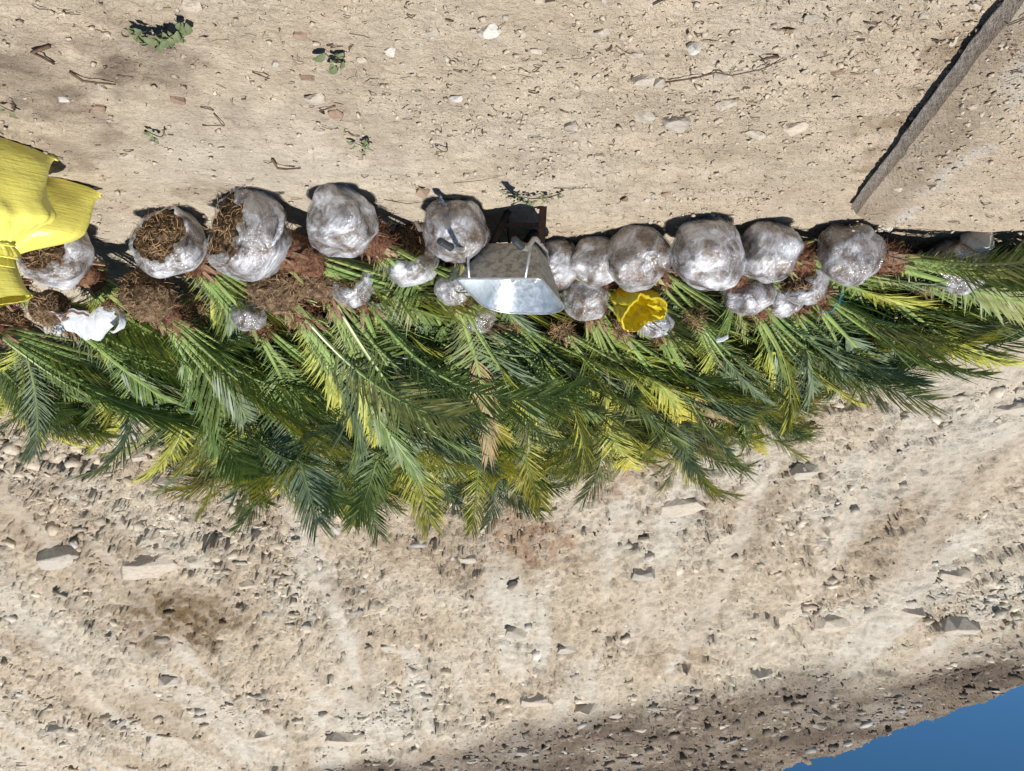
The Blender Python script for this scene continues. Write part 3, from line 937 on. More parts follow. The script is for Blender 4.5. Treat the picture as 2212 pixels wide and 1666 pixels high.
for i, (bd, sd, ln, nl, td) in enumerate([(20, 4, .95, 60, True), (28, -8, .9, 60, True), (38, 10, 1.0, 60, True), (34, -3, .9, 60, True),
                                          (55, 12, 1.05, 60, False), (70, -14, 1.0, 58, False), (92, 8, 1.05, 60, False), (45, -10, 1.1, 60, False),
                                          (118, -10, 1.0, 58, False), (80, 18, 1.1, 58, False), (40, 16, 1.0, 60, False), (60, -20, 1.05, 60, False)]):
    FV.append(frond_mesh('frond', R(bd), R(sd), ln, nl, td, 500 + i))

STUB_ME = []
for i in range(5):
    r = random.Random(600 + i)
    m = MB()
    L, w, th = 1.0, 0.17 * r.uniform(.7, 1.3), 0.06 * r.uniform(.7, 1.3)
    k = r.uniform(-.15, .15); cut = r.uniform(-.4, .4)
    vs = [(-w * 1.25, -th, 0), (w * 1.25, -th, 0), (w * 1.0, th, 0), (-w * 1.0, th, 0),
          (-w + k * .5, -th * .8, .5), (w + k * .5, -th * .8, .5), (w * .8 + k * .5, th * .8, .5), (-w * .8 + k * .5, th * .8, .5),
          (-w * .75 + k, -th * .7, 1 - cut), (w * .75 + k, -th * .7, 1 + cut), (w * .6 + k, th * .7, 1 + cut * .6), (-w * .6 + k, th * .7, 1 - cut)]
    fs = [(3, 2, 1, 0), (8, 9, 10, 11)]
    for q in (0, 4):
        for a in range(4):
            fs.append((q + a, q + (a + 1) % 4, q + 4 + (a + 1) % 4, q + 4 + a))
    STUB_ME.append(mesh_from('leaf_stub', vs, fs, [M_stub_tan]))

def frame_of(axis, roll=0.0):
    q = axis.normalized().to_track_quat('Z', 'Y').to_matrix()
    return q @ Matrix.Rotation(roll, 3, 'Z')

def ball_profile(s):
    """s 0..1 from the bottom pole to the neck: returns radius, z for a unit ball"""
    th = s * math.pi * 0.86
    rr = max(0.0, math.sin(th)) ** 0.82
    z = -math.cos(th) * 0.95
    return rr, z

def ball_grid(nu, nv, s0, s1, r, seed, scale=1.0, rough=0.05, fine=0.0, ragged=0.0, flat=0.0):
    U, S = np.meshgrid(np.arange(nu) / nu * 2 * math.pi, np.linspace(s0, s1, nv))
    if ragged:
        k = np.linspace(1, 0, nv)[:, None] ** 3
        S = S + ragged * k * fbm2(np.cos(U) * 3, np.sin(U) * 3 + seed, 3, seed)
        S = np.clip(S, 0, 1)
    th = S * math.pi * 0.86
    rr = np.maximum(0, np.sin(th)) ** 0.82
    z = -np.cos(th) * 0.95
    x, y = rr * np.cos(U), rr * np.sin(U)
    d = 1 + rough * 1.3 * noise3(x * 0.9 + seed * 3, y * 0.9, z * 0.9, seed + 7) + rough * noise3(x * 1.6 + seed, y * 1.6, z * 1.6, seed) * 1.6 + rough * 0.6 * noise3(x * 3.7, y * 3.7 + seed, z * 3.7, seed + 1)
    if fine:
        tilt = z + 0.35 * x * math.sin(seed) + 0.35 * y * math.cos(seed)
        d = d + fine * (0.8 * noise3(x * 2.5, y * 2.5, tilt * 22, seed + 2) + 0.6 * noise3(x * 9, y * 9, z * 9, seed + 3))
    P = np.stack([x * d, y * d, z * d], -1) * r * scale
    V = P.reshape(-1, 3)
    i = np.arange(nu * nv).reshape(nv, nu)
    Fq = np.stack([i[:-1], np.roll(i[:-1], -1, 1), np.roll(i[1:], -1, 1), i[1:]], -1).reshape(-1, 4)
    return V, Fq

def strands(n, gen, rad):
    m = MB()
    for k in range(n):
        pts = gen(k)
        m.tube(pts, [rad * (1 - 0.6 * i / (len(pts) - 1)) for i in range(len(pts))], 4, False)
    return m

PALMS = []
def palm(px, py, rd, kind, axis, label, nf=13, L=1.75, film=0, tied=True, yellow=0.15, spread=None, Y=None, face=None, stubs=12, fibre=230, dome=0.12, flat=1.0):
    """one dug-up palm: root ball (> soil, film, roots), trunk (> leaf stubs), fibre, tied fronds"""
    r = random.Random(int(px * 13 + py * 7))
    seed = int(px + py * 3) % 997
    if Y is None:                                  # rest the ball on the terrain
        Y = 4.0
        for k in range(400):
            c = at(px, py, Y); rad = rd * 0.46293 * Y / F
            if c.z - rad * 0.93 <= float(H0(c.x, c.y + rad * .2)) + 0.005: break
            Y += 0.01
    c = at(px, py, Y); rad = rd * 0.46293 * Y / F
    gz = min(c.z - rad * 0.9, float(H0(c.x, c.y)))
    root = empty('palm', (c.x, c.y, gz))
    tag(root, label, 'palm', 'dug up palms lying in a row at the foot of the slope')
    if tied and px < 1250 and kind != 'open': axis = (axis[0] * 1.6 - .06, axis[1], axis[2])   # the bundles all sweep the same way
    a = Vector(axis).normalized()
    M3 = frame_of(a, r.uniform(0, 6.28))
    off = c - root.location
    def place(o):
        o.matrix_local = Matrix.Translation(off) @ M3.to_4x4()
        return o
    # --- root ball
    s0 = 0.0 if kind in ('wrapped', 'bare') else 0.30
    V, Fq = ball_grid(44, 30, 0.0 if kind in ('wrapped', 'bare') else 0.41, 1.0, rad, seed, 0.965, 0.075, 0.055 if kind == 'bare' else 0.0)
    V = V.tolist(); Fq = Fq.tolist()
    if kind == 'open':                            # cut, crumbling face of soil
        th = 0.41 * math.pi * 0.86
        rim = math.sin(th) ** 0.82 * rad * 0.94; zf = -math.cos(th) * 0.93 * rad
        m = MB()
        ang0 = r.uniform(0, 6)
        def fc(u, v):
            rr = rim * (1 - v); an = u * 2 * math.pi
            x, y = rr * math.cos(an), rr * math.sin(an)
            return (x, y, zf - dome * rad * (1 - (rr / rim) ** 2) + 0.05 * rad * float(noise3(x * 22, y * 22, 0.0, seed)) + 0.03 * rad * float(noise3(x * 60, y * 60, 1.0, seed)))
        m.grid(fc, 40, 14, True)
        base = len(V); V += [list(v) for v in m.v]; Fq += [[base + i for i in reversed(f)] for f in m.f]
    me = mesh_from('root_ball', V, Fq, [M_soil], kind == 'wrapped')
    ball = place(link('root_ball', me, root))
    # --- roots on open or bare faces
    if kind in ('open', 'bare'):
        def gen(k):
            if kind == 'open':
                an, rr = r.uniform(0, 6.28), rim * math.sqrt(r.random()) * 0.95
                p = Vector((rr * math.cos(an), rr * math.sin(an), zf - dome * rad * (1 - (rr / rim) ** 2) - 0.004))
                d = Vector((r.gauss(0, 1), r.gauss(0, 1), r.uniform(-.5, .1))).normalized()
            else:
                v = Vector((r.gauss(0, 1), r.gauss(0, 1), r.gauss(-.5, 1))).normalized()
                p = Vector((v.x * rad, v.y * rad, v.z * rad * .95)) * 0.97
                d = (Vector((r.gauss(0, 1), r.gauss(0, 1), r.gauss(0, 1))) + v * .5).normalized()
            pts = [p.copy()]
            st = r.uniform(0.008, 0.022)
            for _ in range(r.randint(3, 6)):
                d = (d + Vector((r.gauss(0, .5), r.gauss(0, .5), r.gauss(0, .3)))).normalized()
                p = p + d * st
                pts.append(p.copy())
            return pts
        o = strands(150 if kind == 'open' else 220, gen, 0.0026).build('roots', M_root, ball, True)
        o['kind'] = 'stuff'
    # --- film
    if kind != 'bare':
        f0 = 0.0 if kind == 'wrapped' else 0.39
        V, Fq = ball_grid(84, 60, f0, 0.985, rad, seed, 1.015, 0.075, 0.014, 0.07 if kind == 'open' else 0.0)
        me = mesh_from('plastic_film', V, Fq, [M_film[film % 3]], False)
        fo = place(link('plastic_film', me, root))
        if kind == 'open':                        # rolled, crumpled lip of the film
            m = MB()
            def lip(u, v):
                i = int(round(u * 84)) % 84
                p = Vector(V[i]); q = Vector(V[84 + i])
                dirr = (p - q).normalized()
                out = Vector((p.x, p.y, 0)).normalized()
                k = 0.035 * v * (0.6 + 0.8 * abs(float(noise2(u * 9, seed * 1.0, seed))))
                return p + dirr * k * (1 - v * .5) - out * k * 0.8 * v
            m.grid(lip, 84, 4, True)
            lo = m.build('film_lip', M_film[1], fo, True)
    # --- trunk, leaf stubs and fibre
    tl = rad * 1.5
    z0 = rad * 0.62; z1 = z0 + tl
    r0, r1 = rad * 0.52, rad * 0.40
    def tk(u, v):
        an = u * 2 * math.pi; z = z0 + (z1 - z0) * v
        rr = (r0 + (r1 - r0) * v) * (1 + 0.12 * float(noise3(math.cos(an) * 3, math.sin(an) * 3, z * 22, seed)))
        if v > 0.999: rr *= 0.3
        return (rr * math.cos(an), rr * math.sin(an), z)
    m = MB(); m.grid(tk, 20, 10, True)
    trunk = place(m.build('trunk', M_trunk, root, True))
    for k in range(stubs):
        an = r.uniform(0, 6.28); v = r.uniform(0.1, 0.95)
        o = link('leaf_stub', STUB_ME[r.randrange(5)], trunk)
        rr = (r0 + (r1 - r0) * v) * 0.9
        rad_v = Vector((math.cos(an), math.sin(an), 0))
        d = (Vector((0, 0, 1)) * 0.85 + rad_v * r.uniform(0.25, 0.7)).normalized()
        yv = (rad_v - d * d.dot(rad_v)).normalized(); xv = yv.cross(d)
        Mx = Matrix((xv, yv, d)).transposed()
        ln = r.uniform(0.05, 0.12)
        o.matrix_local = Matrix.Translation(rad_v * rr + Vector((0, 0, z0 + (z1 - z0) * v - .02))) @ Mx.to_4x4() @ Matrix.Diagonal((ln * .95, ln * .95, ln, 1))
        if r.random() < 0.4:
            o.material_slots[0].link = 'OBJECT'; o.material_slots[0].material = M_stub_green
    def gen(k):
        an = r.uniform(0, 6.28); v = r.uniform(-0.05, 1.0)
        rr = (r0 + (r1 - r0) * v)
        p = Vector((rr * math.cos(an), rr * math.sin(an), z0 + (z1 - z0) * v))
        d = Vector((math.cos(an) * .8 + r.gauss(0, .6), math.sin(an) * .8 + r.gauss(0, .6), r.gauss(0.3, .7))).normalized()
        pts = [p.copy()]
        for _ in range(3):
            d = (d + Vector((r.gauss(0, .45), r.gauss(0, .45), r.gauss(0, .45)))).normalized()
            p = p + d * r.uniform(.012, .03); pts.append(p.copy())
        return pts
    o = place(strands(fibre, gen, 0.0028).build('fibre', M_fibre, root, False)); o['kind'] = 'stuff'
    # --- fronds
    tip_c = c + a * (z1 - 0.05)
    if spread is None: spread = (3, 15) if tied else (12, 42)
    wx = M3 @ Vector((1, 0, 0)); wy = M3 @ Vector((0, 1, 0))
    for k in range(nf):
        best = None
        for tr in range(22):
            vi = r.randrange(0, 5) if (tied and r.random() < 0.72) else r.randrange(4, len(FV))
            me, pts = FV[vi]
            an = r.uniform(0, 6.28)
            radv = wx * math.cos(an) + wy * math.sin(an); radv.z *= flat
            sg = R(r.uniform(*spread))
            d = (a * math.cos(sg) + radv * math.sin(sg) + Vector((0, 0, 0.025 * tr))).normalized()
            b0 = tip_c + radv * r1 * 0.75 - a * r.uniform(0.0, tl * 0.5)
            dn = (radv * r.uniform(.2, .7) + Vector((r.gauss(0, .25), r.gauss(0, .2), -0.65)))
            zl = -(dn - d * d.dot(dn)).normalized()
            xl = d.cross(zl)
            Mw = Matrix((xl, d, zl)).transposed()
            Ls = L * r.uniform(0.78, 1.12)
            wpts = [b0 + (Mw @ q) * Ls for q in pts]
            px_ = np.array([q.x for q in wpts]); py_ = np.array([q.y for q in wpts]); pz_ = np.array([q.z for q in wpts])
            cl = float((pz_ - H0(px_, py_)).min())
            bx, by = px_ + .03, py_ - 4.585
            lx, ly = bx * .951 + by * .309, -bx * .309 + by * .951
            if ((abs(lx) < .31) & (ly > -.3) & (ly < .62) & (pz_ > .12) & (pz_ < .72)).any(): cl -= 1.0      # keep clear of the barrow
            if best is None or cl > best[0]: best = (cl, me, b0, Mw, Ls)
            if cl > 0.06: break
        cl, me, b0, Mw, Ls = best
        o = link('frond', me, root)
        o.matrix_local = Matrix.Translation(b0 - root.location) @ Mw.to_4x4() @ Matrix.Scale(Ls, 4)
        q = r.random()
        mi = 2 if q < yellow else (1 if q < yellow + 0.27 else (3 if q < yellow + 0.47 else 0))
        if r.random() < 0.025: mi = 4
        if mi:
            o.material_slots[0].link = 'OBJECT'; o.material_slots[0].material = M_leaf[mi]
    PALMS.append((root, c, a, rad))
    return root, off, M3, rad, c, ball

# front row, from the yellow sacks to the slab
A_ = palm(118, 548, 74, 'open', (-.10, .92, .16), 'palm with torn film root ball pushed in behind the yellow sacks', 13, 1.55, flat=.5)
B_ = palm(365, 524, 74, 'open', (-.16, .95, .10), 'palm whose cut ball shows a round face of brown soil rimmed with film', 13, 1.6, film=1, flat=.5)
C_ = palm(530, 510, 98, 'open', (-.66, .72, .10), 'palm with the largest torn ball, pale roots spilling from its open side', 15, 1.75, flat=.5)
D_ = palm(740, 480, 79, 'wrapped', (-.25, .92, .10), 'palm with plump round film ball lying closest to the viewer, clear of its neighbours', 15, 1.8, film=1, flat=.4)
E_ = palm(882, 547, 70, 'open', (-.25, .90, .30), 'palm with dark ragged root mass sunk between two bright film balls', 13, 1.75, dome=-.35, flat=.5)
F_ = palm(985, 500, 72, 'wrapped', (-.12, .94, .12), 'palm with pointed film ball ending in a twisted knot beside the barrow handles', 13, 1.75, film=2, flat=.4)
J_ = palm(1205, 568, 54, 'wrapped', (-.40, .85, .14), 'palm with film ball half hidden behind the wheelbarrow tray', 12, 1.6, flat=.4)
K_ = palm(1290, 565, 59, 'wrapped', (-.42, .85, .12), 'palm with smaller film ball squeezed beside the ball under the yellow bag', 12, 1.6, flat=.4)
L_ = palm(1381, 560, 69, 'wrapped', (-.50, .82, .10), 'palm with creased film ball right below the open yellow bag', 13, 1.65, film=2, flat=.4)
N_ = palm(1527, 549, 82, 'wrapped', (-.62, .75, .08), 'palm with the biggest tightly wrapped round ball with a dark patch showing through', 15, 1.7, film=1, flat=.4)
O_ = palm(1661, 541, 64, 'wrapped', (-.88, .46, .06), 'palm with film ball carrying a torn hole, touching the biggest wrapped ball', 13, 1.65, flat=.4)
P_ = palm(1834, 546, 66, 'wrapped', (-.97, .20, .09), 'palm with shiny film ball at the corner of the concrete slab', 13, 1.9, film=2, flat=.5, spread=(2, 9))
T_ = palm(2062, 574, 62, 'wrapped', (-.96, .26, .06), 'palm with shaded film ball next to the chunky boulder', 13, 1.7, film=2, flat=.5)
# second row, lying on the trunks of the first
palm(318, 640, 60, 'bare', (-.12, .85, .40), 'palm with bare brown crumbling root mass behind the cut ball', 14, 1.7, Y=5.15)
palm(600, 618, 62, 'bare', (-.18, .82, .45), 'palm with thick trunk of cut leaf stubs behind the torn ball', 14, 1.8, stubs=46, Y=4.95)
palm(690, 600, 52, 'bare', (-.15, .82, .45), 'palm with stub covered trunk showing between torn ball and plump ball', 14, 1.8, stubs=34, Y=4.90)
palm(762, 610, 50, 'open', (-.22, .86, .36), 'palm with half wrapped ball peeking over the plump round ball', 13, 1.75, film=1, Y=4.92)
palm(978, 618, 42, 'wrapped', (-.12, .84, .34), 'palm with small film ball over the knotted ball', 13, 1.7, Y=5.05)
palm(1030, 678, 42, 'wrapped', (-.30, .84, .36), 'palm with small film ball directly behind the edge of the barrow tray', 13, 1.6, film=2, Y=5.45)
palm(1262, 640, 52, 'wrapped', (-.35, .82, .32), 'palm with glossy film ball between barrow tray and yellow bag', 14, 1.65, yellow=.3, Y=5.45)
palm(1415, 692, 40, 'wrapped', (-.45, .80, .36), 'palm with film ball poking out over the yellow bag', 14, 1.6, yellow=.35, Y=5.75)
palm(1613, 632, 52, 'wrapped', (-.60, .74, .26), 'palm with film ball lying in the second row over the biggest wrapped ball', 14, 1.65, yellow=.25, Y=5.25)
palm(1694, 644, 38, 'wrapped', (-.65, .70, .26), 'palm with small film ball in the second row, second from the slab corner', 13, 1.6, Y=5.40)
palm(1735, 612, 50, 'open', (-.72, .64, .28), 'palm with film cap under reddish fibre in the second row near the slab', 13, 1.65, Y=5.20)
palm(536, 680, 36, 'wrapped', (-.15, .82, .45), 'palm with tiny dark film ball among cut leaf stubs', 13, 1.7, film=2, Y=5.45)
palm(797, 692, 26, 'wrapped', (-.20, .82, .45), 'palm with dark film ball glimpsed behind green stalks', 13, 1.7, film=2, Y=5.5)
# middle of the pile: their balls are buried under the others, their crowns fill the bed of green
for (px, py, Y, ax, nf, L, yl, lab) in [
        (230, 680, 5.5, (-.16, .85, .36), 15, 1.45, .2, 'palm buried in the pile near the white bag'),
        (430, 690, 5.6, (-.24, .85, .36), 17, 1.7, .15, 'palm buried in the pile behind the cut soil ball'),
        (640, 710, 5.6, (-.26, .84, .38), 17, 1.7, .2, 'palm buried in the pile behind the stub covered trunks'),
        (860, 705, 5.6, (-.30, .83, .38), 17, 1.65, .2, 'palm buried in the pile behind the half wrapped ball'),
        (1110, 715, 5.7, (-.34, .82, .36), 17, 1.5, .35, 'palm buried in the pile directly behind the barrow tray'),
        (1215, 735, 5.8, (-.38, .80, .36), 17, 1.45, .45, 'palm buried in the pile with yellow blades behind the tray corner'),
        (1340, 735, 5.8, (-.42, .78, .34), 17, 1.4, .45, 'palm buried in the pile above the yellow bag'),
        (1500, 705, 5.7, (-.52, .74, .30), 17, 1.4, .3, 'palm buried in the pile behind the biggest wrapped ball'),
        (1650, 700, 5.7, (-.62, .68, .28), 16, 1.4, .3, 'palm buried in the pile behind the second row balls'),
        (1790, 680, 5.6, (-.74, .58, .24), 16, 1.4, .3, 'palm buried in the pile past the slab corner ball'),
        (1900, 650, 5.5, (-.85, .48, .20), 15, 1.4, .3, 'palm buried in the pile with low fronds pointing along the slope foot'),
        (1990, 640, 5.5, (-.90, .42, .16), 14, 1.4, .3, 'palm buried in the pile behind the shaded ball')]:
    palm(px, py - 22, 17, 'bare', ax, lab, nf, L, Y=Y, yellow=yl, spread=(4, 26), flat=.6, fibre=50, stubs=5)
palm(-75, 600, 60, 'wrapped', (-.42, .85, .14), 'palm mostly cut off by the photo edge, its stalks reaching in behind the sacks', 15, 1.8, Y=5.2, flat=.6, spread=(4, 20))
palm(-60, 690, 45, 'bare', (-.34, .85, .30), 'palm cut off by the photo edge, its green fronds fanning in below the white bag', 16, 1.75, Y=5.7, flat=.7, spread=(4, 26))
palm(110, 668, 40, 'bare', (-.14, .86, .30), 'palm with fibrous brown trunk just under the white bag', 15, 1.6, Y=5.3, flat=.6)
# top of the pile: only loose arching crowns show on the slope
for (px, py, rd, ax, nf, L, yl, lab) in [
        (24, 690, 22, (-.14, .82, .43), 18, 1.2, .15, 'palm crown with bluish fronds beyond the sacks'),
        (-60, 735, 22, (-.30, .82, .42), 17, 1.2, .2, 'palm crown reaching in from the photo edge under the sacks'),
        (215, 720, 30, (-.10, .82, .50), 17, 1.2, .35, 'palm crown with yellow tipped frond above the white bag'),
        (400, 740, 30, (-.06, .82, .54), 19, 1.4, .2, 'palm crown with green fronds over the bare slope rocks'),
        (560, 750, 30, (-.04, .80, .56), 20, 1.45, .2, 'palm crown with long green fronds reaching highest up the slope'),
        (700, 770, 30, (-.06, .80, .56), 20, 1.45, .35, 'palm crown with pale green fans, next to the highest fronds'),
        (840, 780, 30, (-.08, .80, .56), 20, 1.45, .35, 'palm crown with fans beside the long yellow arch'),
        (960, 780, 30, (-.12, .80, .54), 20, 1.4, .45, 'palm crown with long yellow arch in the middle of the pile'),
        (1090, 780, 30, (-.18, .80, .50), 20, 1.3, .45, 'palm crown with bright yellow fronds above the barrow tray'),
        (1260, 790, 30, (-.25, .78, .46), 20, 1.2, .45, 'palm crown with yellow fronds drooping over the second row'),
        (1430, 800, 30, (-.30, .78, .42), 20, 1.15, .4, 'palm crown with dark hanging tips on the slope above the yellow bag'),
        (1560, 770, 28, (-.45, .70, .38), 18, 1.05, .4, 'palm crown with curled olive fronds near the end of the pile'),
        (1720, 735, 26, (-.66, .52, .26), 16, .85, .4, 'palm crown with low fronds ending on the gravel slope'),
        (1860, 705, 30, (-.80, .42, .20), 14, .75, .4, 'palm crown with short fronds at the thin end of the pile'),
        (450, 880, 14, (-.06, .80, .56), 16, 1.15, .2, 'palm crown lying high on the slope at the near end of the fans'),
        (545, 915, 14, (-.03, .80, .56), 17, 1.15, .2, 'palm crown lying high on the slope with bluish hanging fans'),
        (640, 925, 14, (-.06, .80, .56), 17, 1.15, .3, 'palm crown lying high on the slope with lime hanging fans'),
        (735, 930, 14, (-.05, .80, .56), 17, 1.15, .25, 'palm crown lying high on the slope, its tips the farthest up'),
        (830, 930, 14, (-.08, .80, .56), 17, 1.1, .5, 'palm crown lying high on the slope with pale yellow fans'),
        (930, 920, 14, (-.06, .80, .56), 17, 1.1, .4, 'palm crown lying high on the slope with a mix of blue and yellow fans'),
        (1040, 915, 14, (-.10, .80, .54), 17, 1.15, .3, 'palm crown lying high on the slope with green tips over orange soil'),
        (1200, 880, 14, (-.15, .80, .52), 16, 1.0, .4, 'palm crown lying high on the slope over the barrow'),
        (1330, 870, 14, (-.18, .80, .50), 16, .9, .5, 'palm crown lying high on the slope with short yellow blades'),
        (1470, 875, 14, (-.15, .80, .50), 17, 1.05, .15, 'palm crown lying high on the slope with three hanging green tips'),
        (1620, 845, 14, (-.30, .75, .46), 16, .85, .4, 'palm crown lying high on the slope near the end of the pile')]:
    palm(px, py, rd, 'bare', ax, lab, nf, L, tied=False, yellow=yl, spread=(8, 40), flat=.6, fibre=40, stubs=4)

# loose twist of film on the largest torn ball and the knot of the pointed one
def film_tail(tree, local_pts, w, name='film_tail'):
    root, off, M3, rad, c, ball = tree
    m = MB()
    pts = [Vector(p) for p in local_pts]
    def fn(u, v):
        f = v * (len(pts) - 1); k = min(len(pts) - 2, int(f)); p = pts[k].lerp(pts[k + 1], f - k)
        ww = w * (0.45 + 0.55 * math.sin(math.pi * (0.12 + 0.8 * v)))
        a = u * 2 * math.pi
        q = 0.5 + 0.5 * float(noise2(u * 7, v * 5, 3))
        return p + Vector((math.cos(a) * ww * q, math.sin(a) * ww * 0.7 * q, math.sin(a * 3) * 0.01))
    m.grid(fn, 22, 16, True)
    o = m.build(name, M_film[1], root, True)
    o.matrix_local = Matrix.Translation(off)
    return o
film_tail(C_, [(-.20, -.12, -.13), (-.255, -.16, -.06), (-.265, -.17, .0), (-.24, -.17, .06), (-.21, -.14, .09)], 0.032)
film_tail(F_, [(.05, -.12, -.08), (.07, -.165, -.125), (.08, -.185, -.15)], 0.03, 'film_knot')

# ------------------------------------------------------------------ wheelbarrow
def galv(name, c0, c1, rough, metal, scale, patch=None):
    m, nt, b = mat(name)
    tc = N(nt, 'ShaderNodeTexCoord'); pos = tc.outputs['Object']
    v = N(nt, 'ShaderNodeTexVoronoi', Scale=scale); nt.links.new(pos, v.inputs['Vector'])
    n1 = noise(nt, pos, scale * 0.45, 4, 0.65, 1.0)
    base = ramp(nt, mathn(nt, 'ADD', mathn(nt, 'MULTIPLY', n1, 0.75), mathn(nt, 'MULTIPLY', v.outputs['Color'], 0.25)), [(0.38, c0), (0.6, c1)])
    if patch:
        n2 = noise(nt, pos, 22, 5, 0.7, 0.6)
        base = mix(nt, ramp(nt, n2, [(0.50, (0, 0, 0)), (0.56, (1, 1, 1))]), base, (*patch, 1))
    nt.links.new(base, b.inputs['Base Color'])
    b.inputs['Metallic'].default_value = metal
    b.inputs['Roughness'].default_value = rough
    rr = ramp(nt, n1, [(0.3, (rough * .8,) * 3), (0.7, (min(1, rough * 1.25),) * 3)])
    nt.links.new(rr, b.inputs['Roughness'])
    bump(nt, b, n1, 0.08, 0.004)
    return m
M_zinc = galv('zinc_sheet', (0.56, 0.61, 0.63), (0.70, 0.74, 0.76), 0.42, 0.80, 55)
M_zinc_dusty = galv('dusty_zinc_sheet', (0.40, 0.38, 0.34), (0.50, 0.48, 0.44), 0.6, 0.45, 60, patch=(0.28, 0.255, 0.22))
M_tube = galv('zinc_tube', (0.45, 0.46, 0.46), (0.60, 0.61, 0.61), 0.42, 0.8, 60)
M_rust = plain('rusty_steel', (0.050, 0.028, 0.020), 0.75, 0.3, 0.2, 0.5, 35, 0.4, 0.002)
M_rubber = plain('black_rubber', (0.018, 0.018, 0.018), 0.7, 0.3, 0, 0.3, 40, 0.2)
M_grip = plain('grip_rubber', (0.035, 0.040, 0.045), 0.5, 0.4, 0, 0.3, 40, 0.2)
wb = empty('wheelbarrow', (-0.030, 4.585, hz(-0.03, 4.585) + .012), R(18))
wb.rotation_euler = (0, R(4.5), R(18))
tag(wb, 'galvanised wheelbarrow with rusty legs parked among the wrapped root balls', 'wheelbarrow')
def rrect(xw0, xw1, y0, y1, rr, rf, n=7):
    """rounded trapezium outline: rear width xw0, front width xw1"""
    pts = []
    def corner(cx, cy, rad, a0):
        for i in range(n):
            a = a0 + math.pi / 2 * i / (n - 1)
            pts.append((cx + rad * math.cos(a), cy + rad * math.sin(a)))
    corner(xw1 - rf, y1 - rf, rf, 0); corner(-xw1 + rf, y1 - rf, rf, math.pi / 2)
    corner(-xw0 + rr, y0 + rr, rr, math.pi); corner(xw0 - rr, y0 + rr, rr, 1.5 * math.pi)
    return pts
rim_o = rrect(.262, .275, -.25, .41, .035, .20)
bot_o = rrect(.165, .17, -.10, .27, .03, .11)
def zr(y): return 0.490 + 0.075 * (y + .25) / .65
def zb(y): return 0.238 + 0.045 * (y + .10) / .37
nn = len(rim_o)
levels = 7
verts, faces = [], []
for inner in (0, 1):
    base = len(verts)
    for j in range(levels):
        f = j / (levels - 1)
        for (bx, by), (tx, ty) in zip(bot_o, rim_o):
            bulge = 0.012 * math.sin(math.pi * f)
            x = bx + (tx - bx) * f; y = by + (ty - by) * f
            z = zb(by) + (zr(ty) - zb(by)) * f - bulge * .3
            if inner:
                k = 0.0035
                L = math.hypot(x, y - .08)
                x -= k * x / L; y -= k * (y - .08) / L; z += 0.002 * (1 - f)
            verts.append((x, y, z))
    for j in range(levels - 1):
        for i in range(nn):
            a, b2 = base + j * nn + i, base + j * nn + (i + 1) % nn
            q = (a, b2, b2 + nn, a + nn)
            faces.append(q if not inner else q[::-1])
    fl = tuple(base + i for i in range(nn))
    faces.append(fl[::-1] if not inner else fl)
mi = [1 if k < len(faces) // 2 else 0 for k in range(len(faces))]
tray = link('tray', mesh_from('tray', verts, faces, [M_zinc, M_zinc_dusty], True, mi), wb)
m = MB()
loop = [(x, y, zr(y)) for x, y in rim_o]
m.tube(loop + loop[:2], 0.0075, 8, False)
m.build('rolled_rim', M_tube, tray, True)
for x, z in ((-.03, .37), (.11, .37)):
    m = MB()
    fy = .27 + (.40 - .27) * ((z - .30) / .26) - .012
    m.tube([(x - .02, fy + .012, z), (x - .02, fy - .004, z + .002)], [.016, .016], 12)
    m.tube([(x - .02, fy - .003, z), (x - .02, fy - .012, z + .003)], [.009, .008], 6)
    m.build('bolt', M_tube, tray)
for s in (-1, 1):
    m = MB()
    m.tube([(s * .055, .60, .20), (s * .10, .40, .225), (s * .16, .15, .222), (s * .178, -.08, .225), (s * .182, -.15, .230), (s * .185, -.20, .245), (s * .192, -.28, .300), (s * .198, -.35, .345), (s * .203, -.42, .362), (s * .207, -.50, .368)], 0.0145, 12)
    hd = m.build('handle', M_tube, wb, True)
    m = MB()
    m.tube([(s * .2065, -.485, .3675), (s * .2066, -.490, .3675), (s * .2085, -.50, .368), (s * .213, -.60, .371), (s * .2135, -.615, .3715), (s * .2135, -.618, .3715)], [.024, .024, .0195, .0195, .021, .017], 14)
    for k in range(4):
        m.tube([(s * (.2088 + .001 * k), -.515 - .022 * k, .3685 + .0009 * k), (s * (.2091 + .001 * k), -.522 - .022 * k, .3688 + .0009 * k)], .0208, 14)
    m.build('grip', M_grip, hd, True)
    # brace rod from handle up to the tray rim
    m = MB()
    m.tube([(s * .190, -.262, .300), (s * .184, -.268, .40), (s * .172, -.262, .488)], 0.009, 8)
    m.build('brace_rod', M_tube, wb, True)
    # leg: channel of rusty steel
    m = MB()
    top = Vector((s * .165 - .03, -.075, .235)); bo = Vector((s * .118 - .05, .0, -.010 + s * .010))
    ax = (top - bo); ln = ax.length
    rot = ax.to_track_quat('Z', 'Y').to_matrix()
    mid = (top + bo) / 2
    m.box(mid, (.044, .004, ln), rot)
    m.box(mid + rot @ Vector((.020, .016, 0)), (.004, .028, ln), rot)
    m.box(mid + rot @ Vector((-.020, .016, 0)), (.004, .028, ln), rot)
    m.build('leg', M_rust, wb, bevel=0.001)
    m = MB()
    m.tube([(s * .118 - .05, .015, .02), (s * .10, .22, .20), (s * .09, .30, .24)], 0.010, 8)
    m.build('leg_stay', M_rust, wb, True)
m = MB(); m.box((-.043, -.028, .105), (.262, .006, .026)); m.build('cross_bar', M_rust, wb, bevel=0.001)
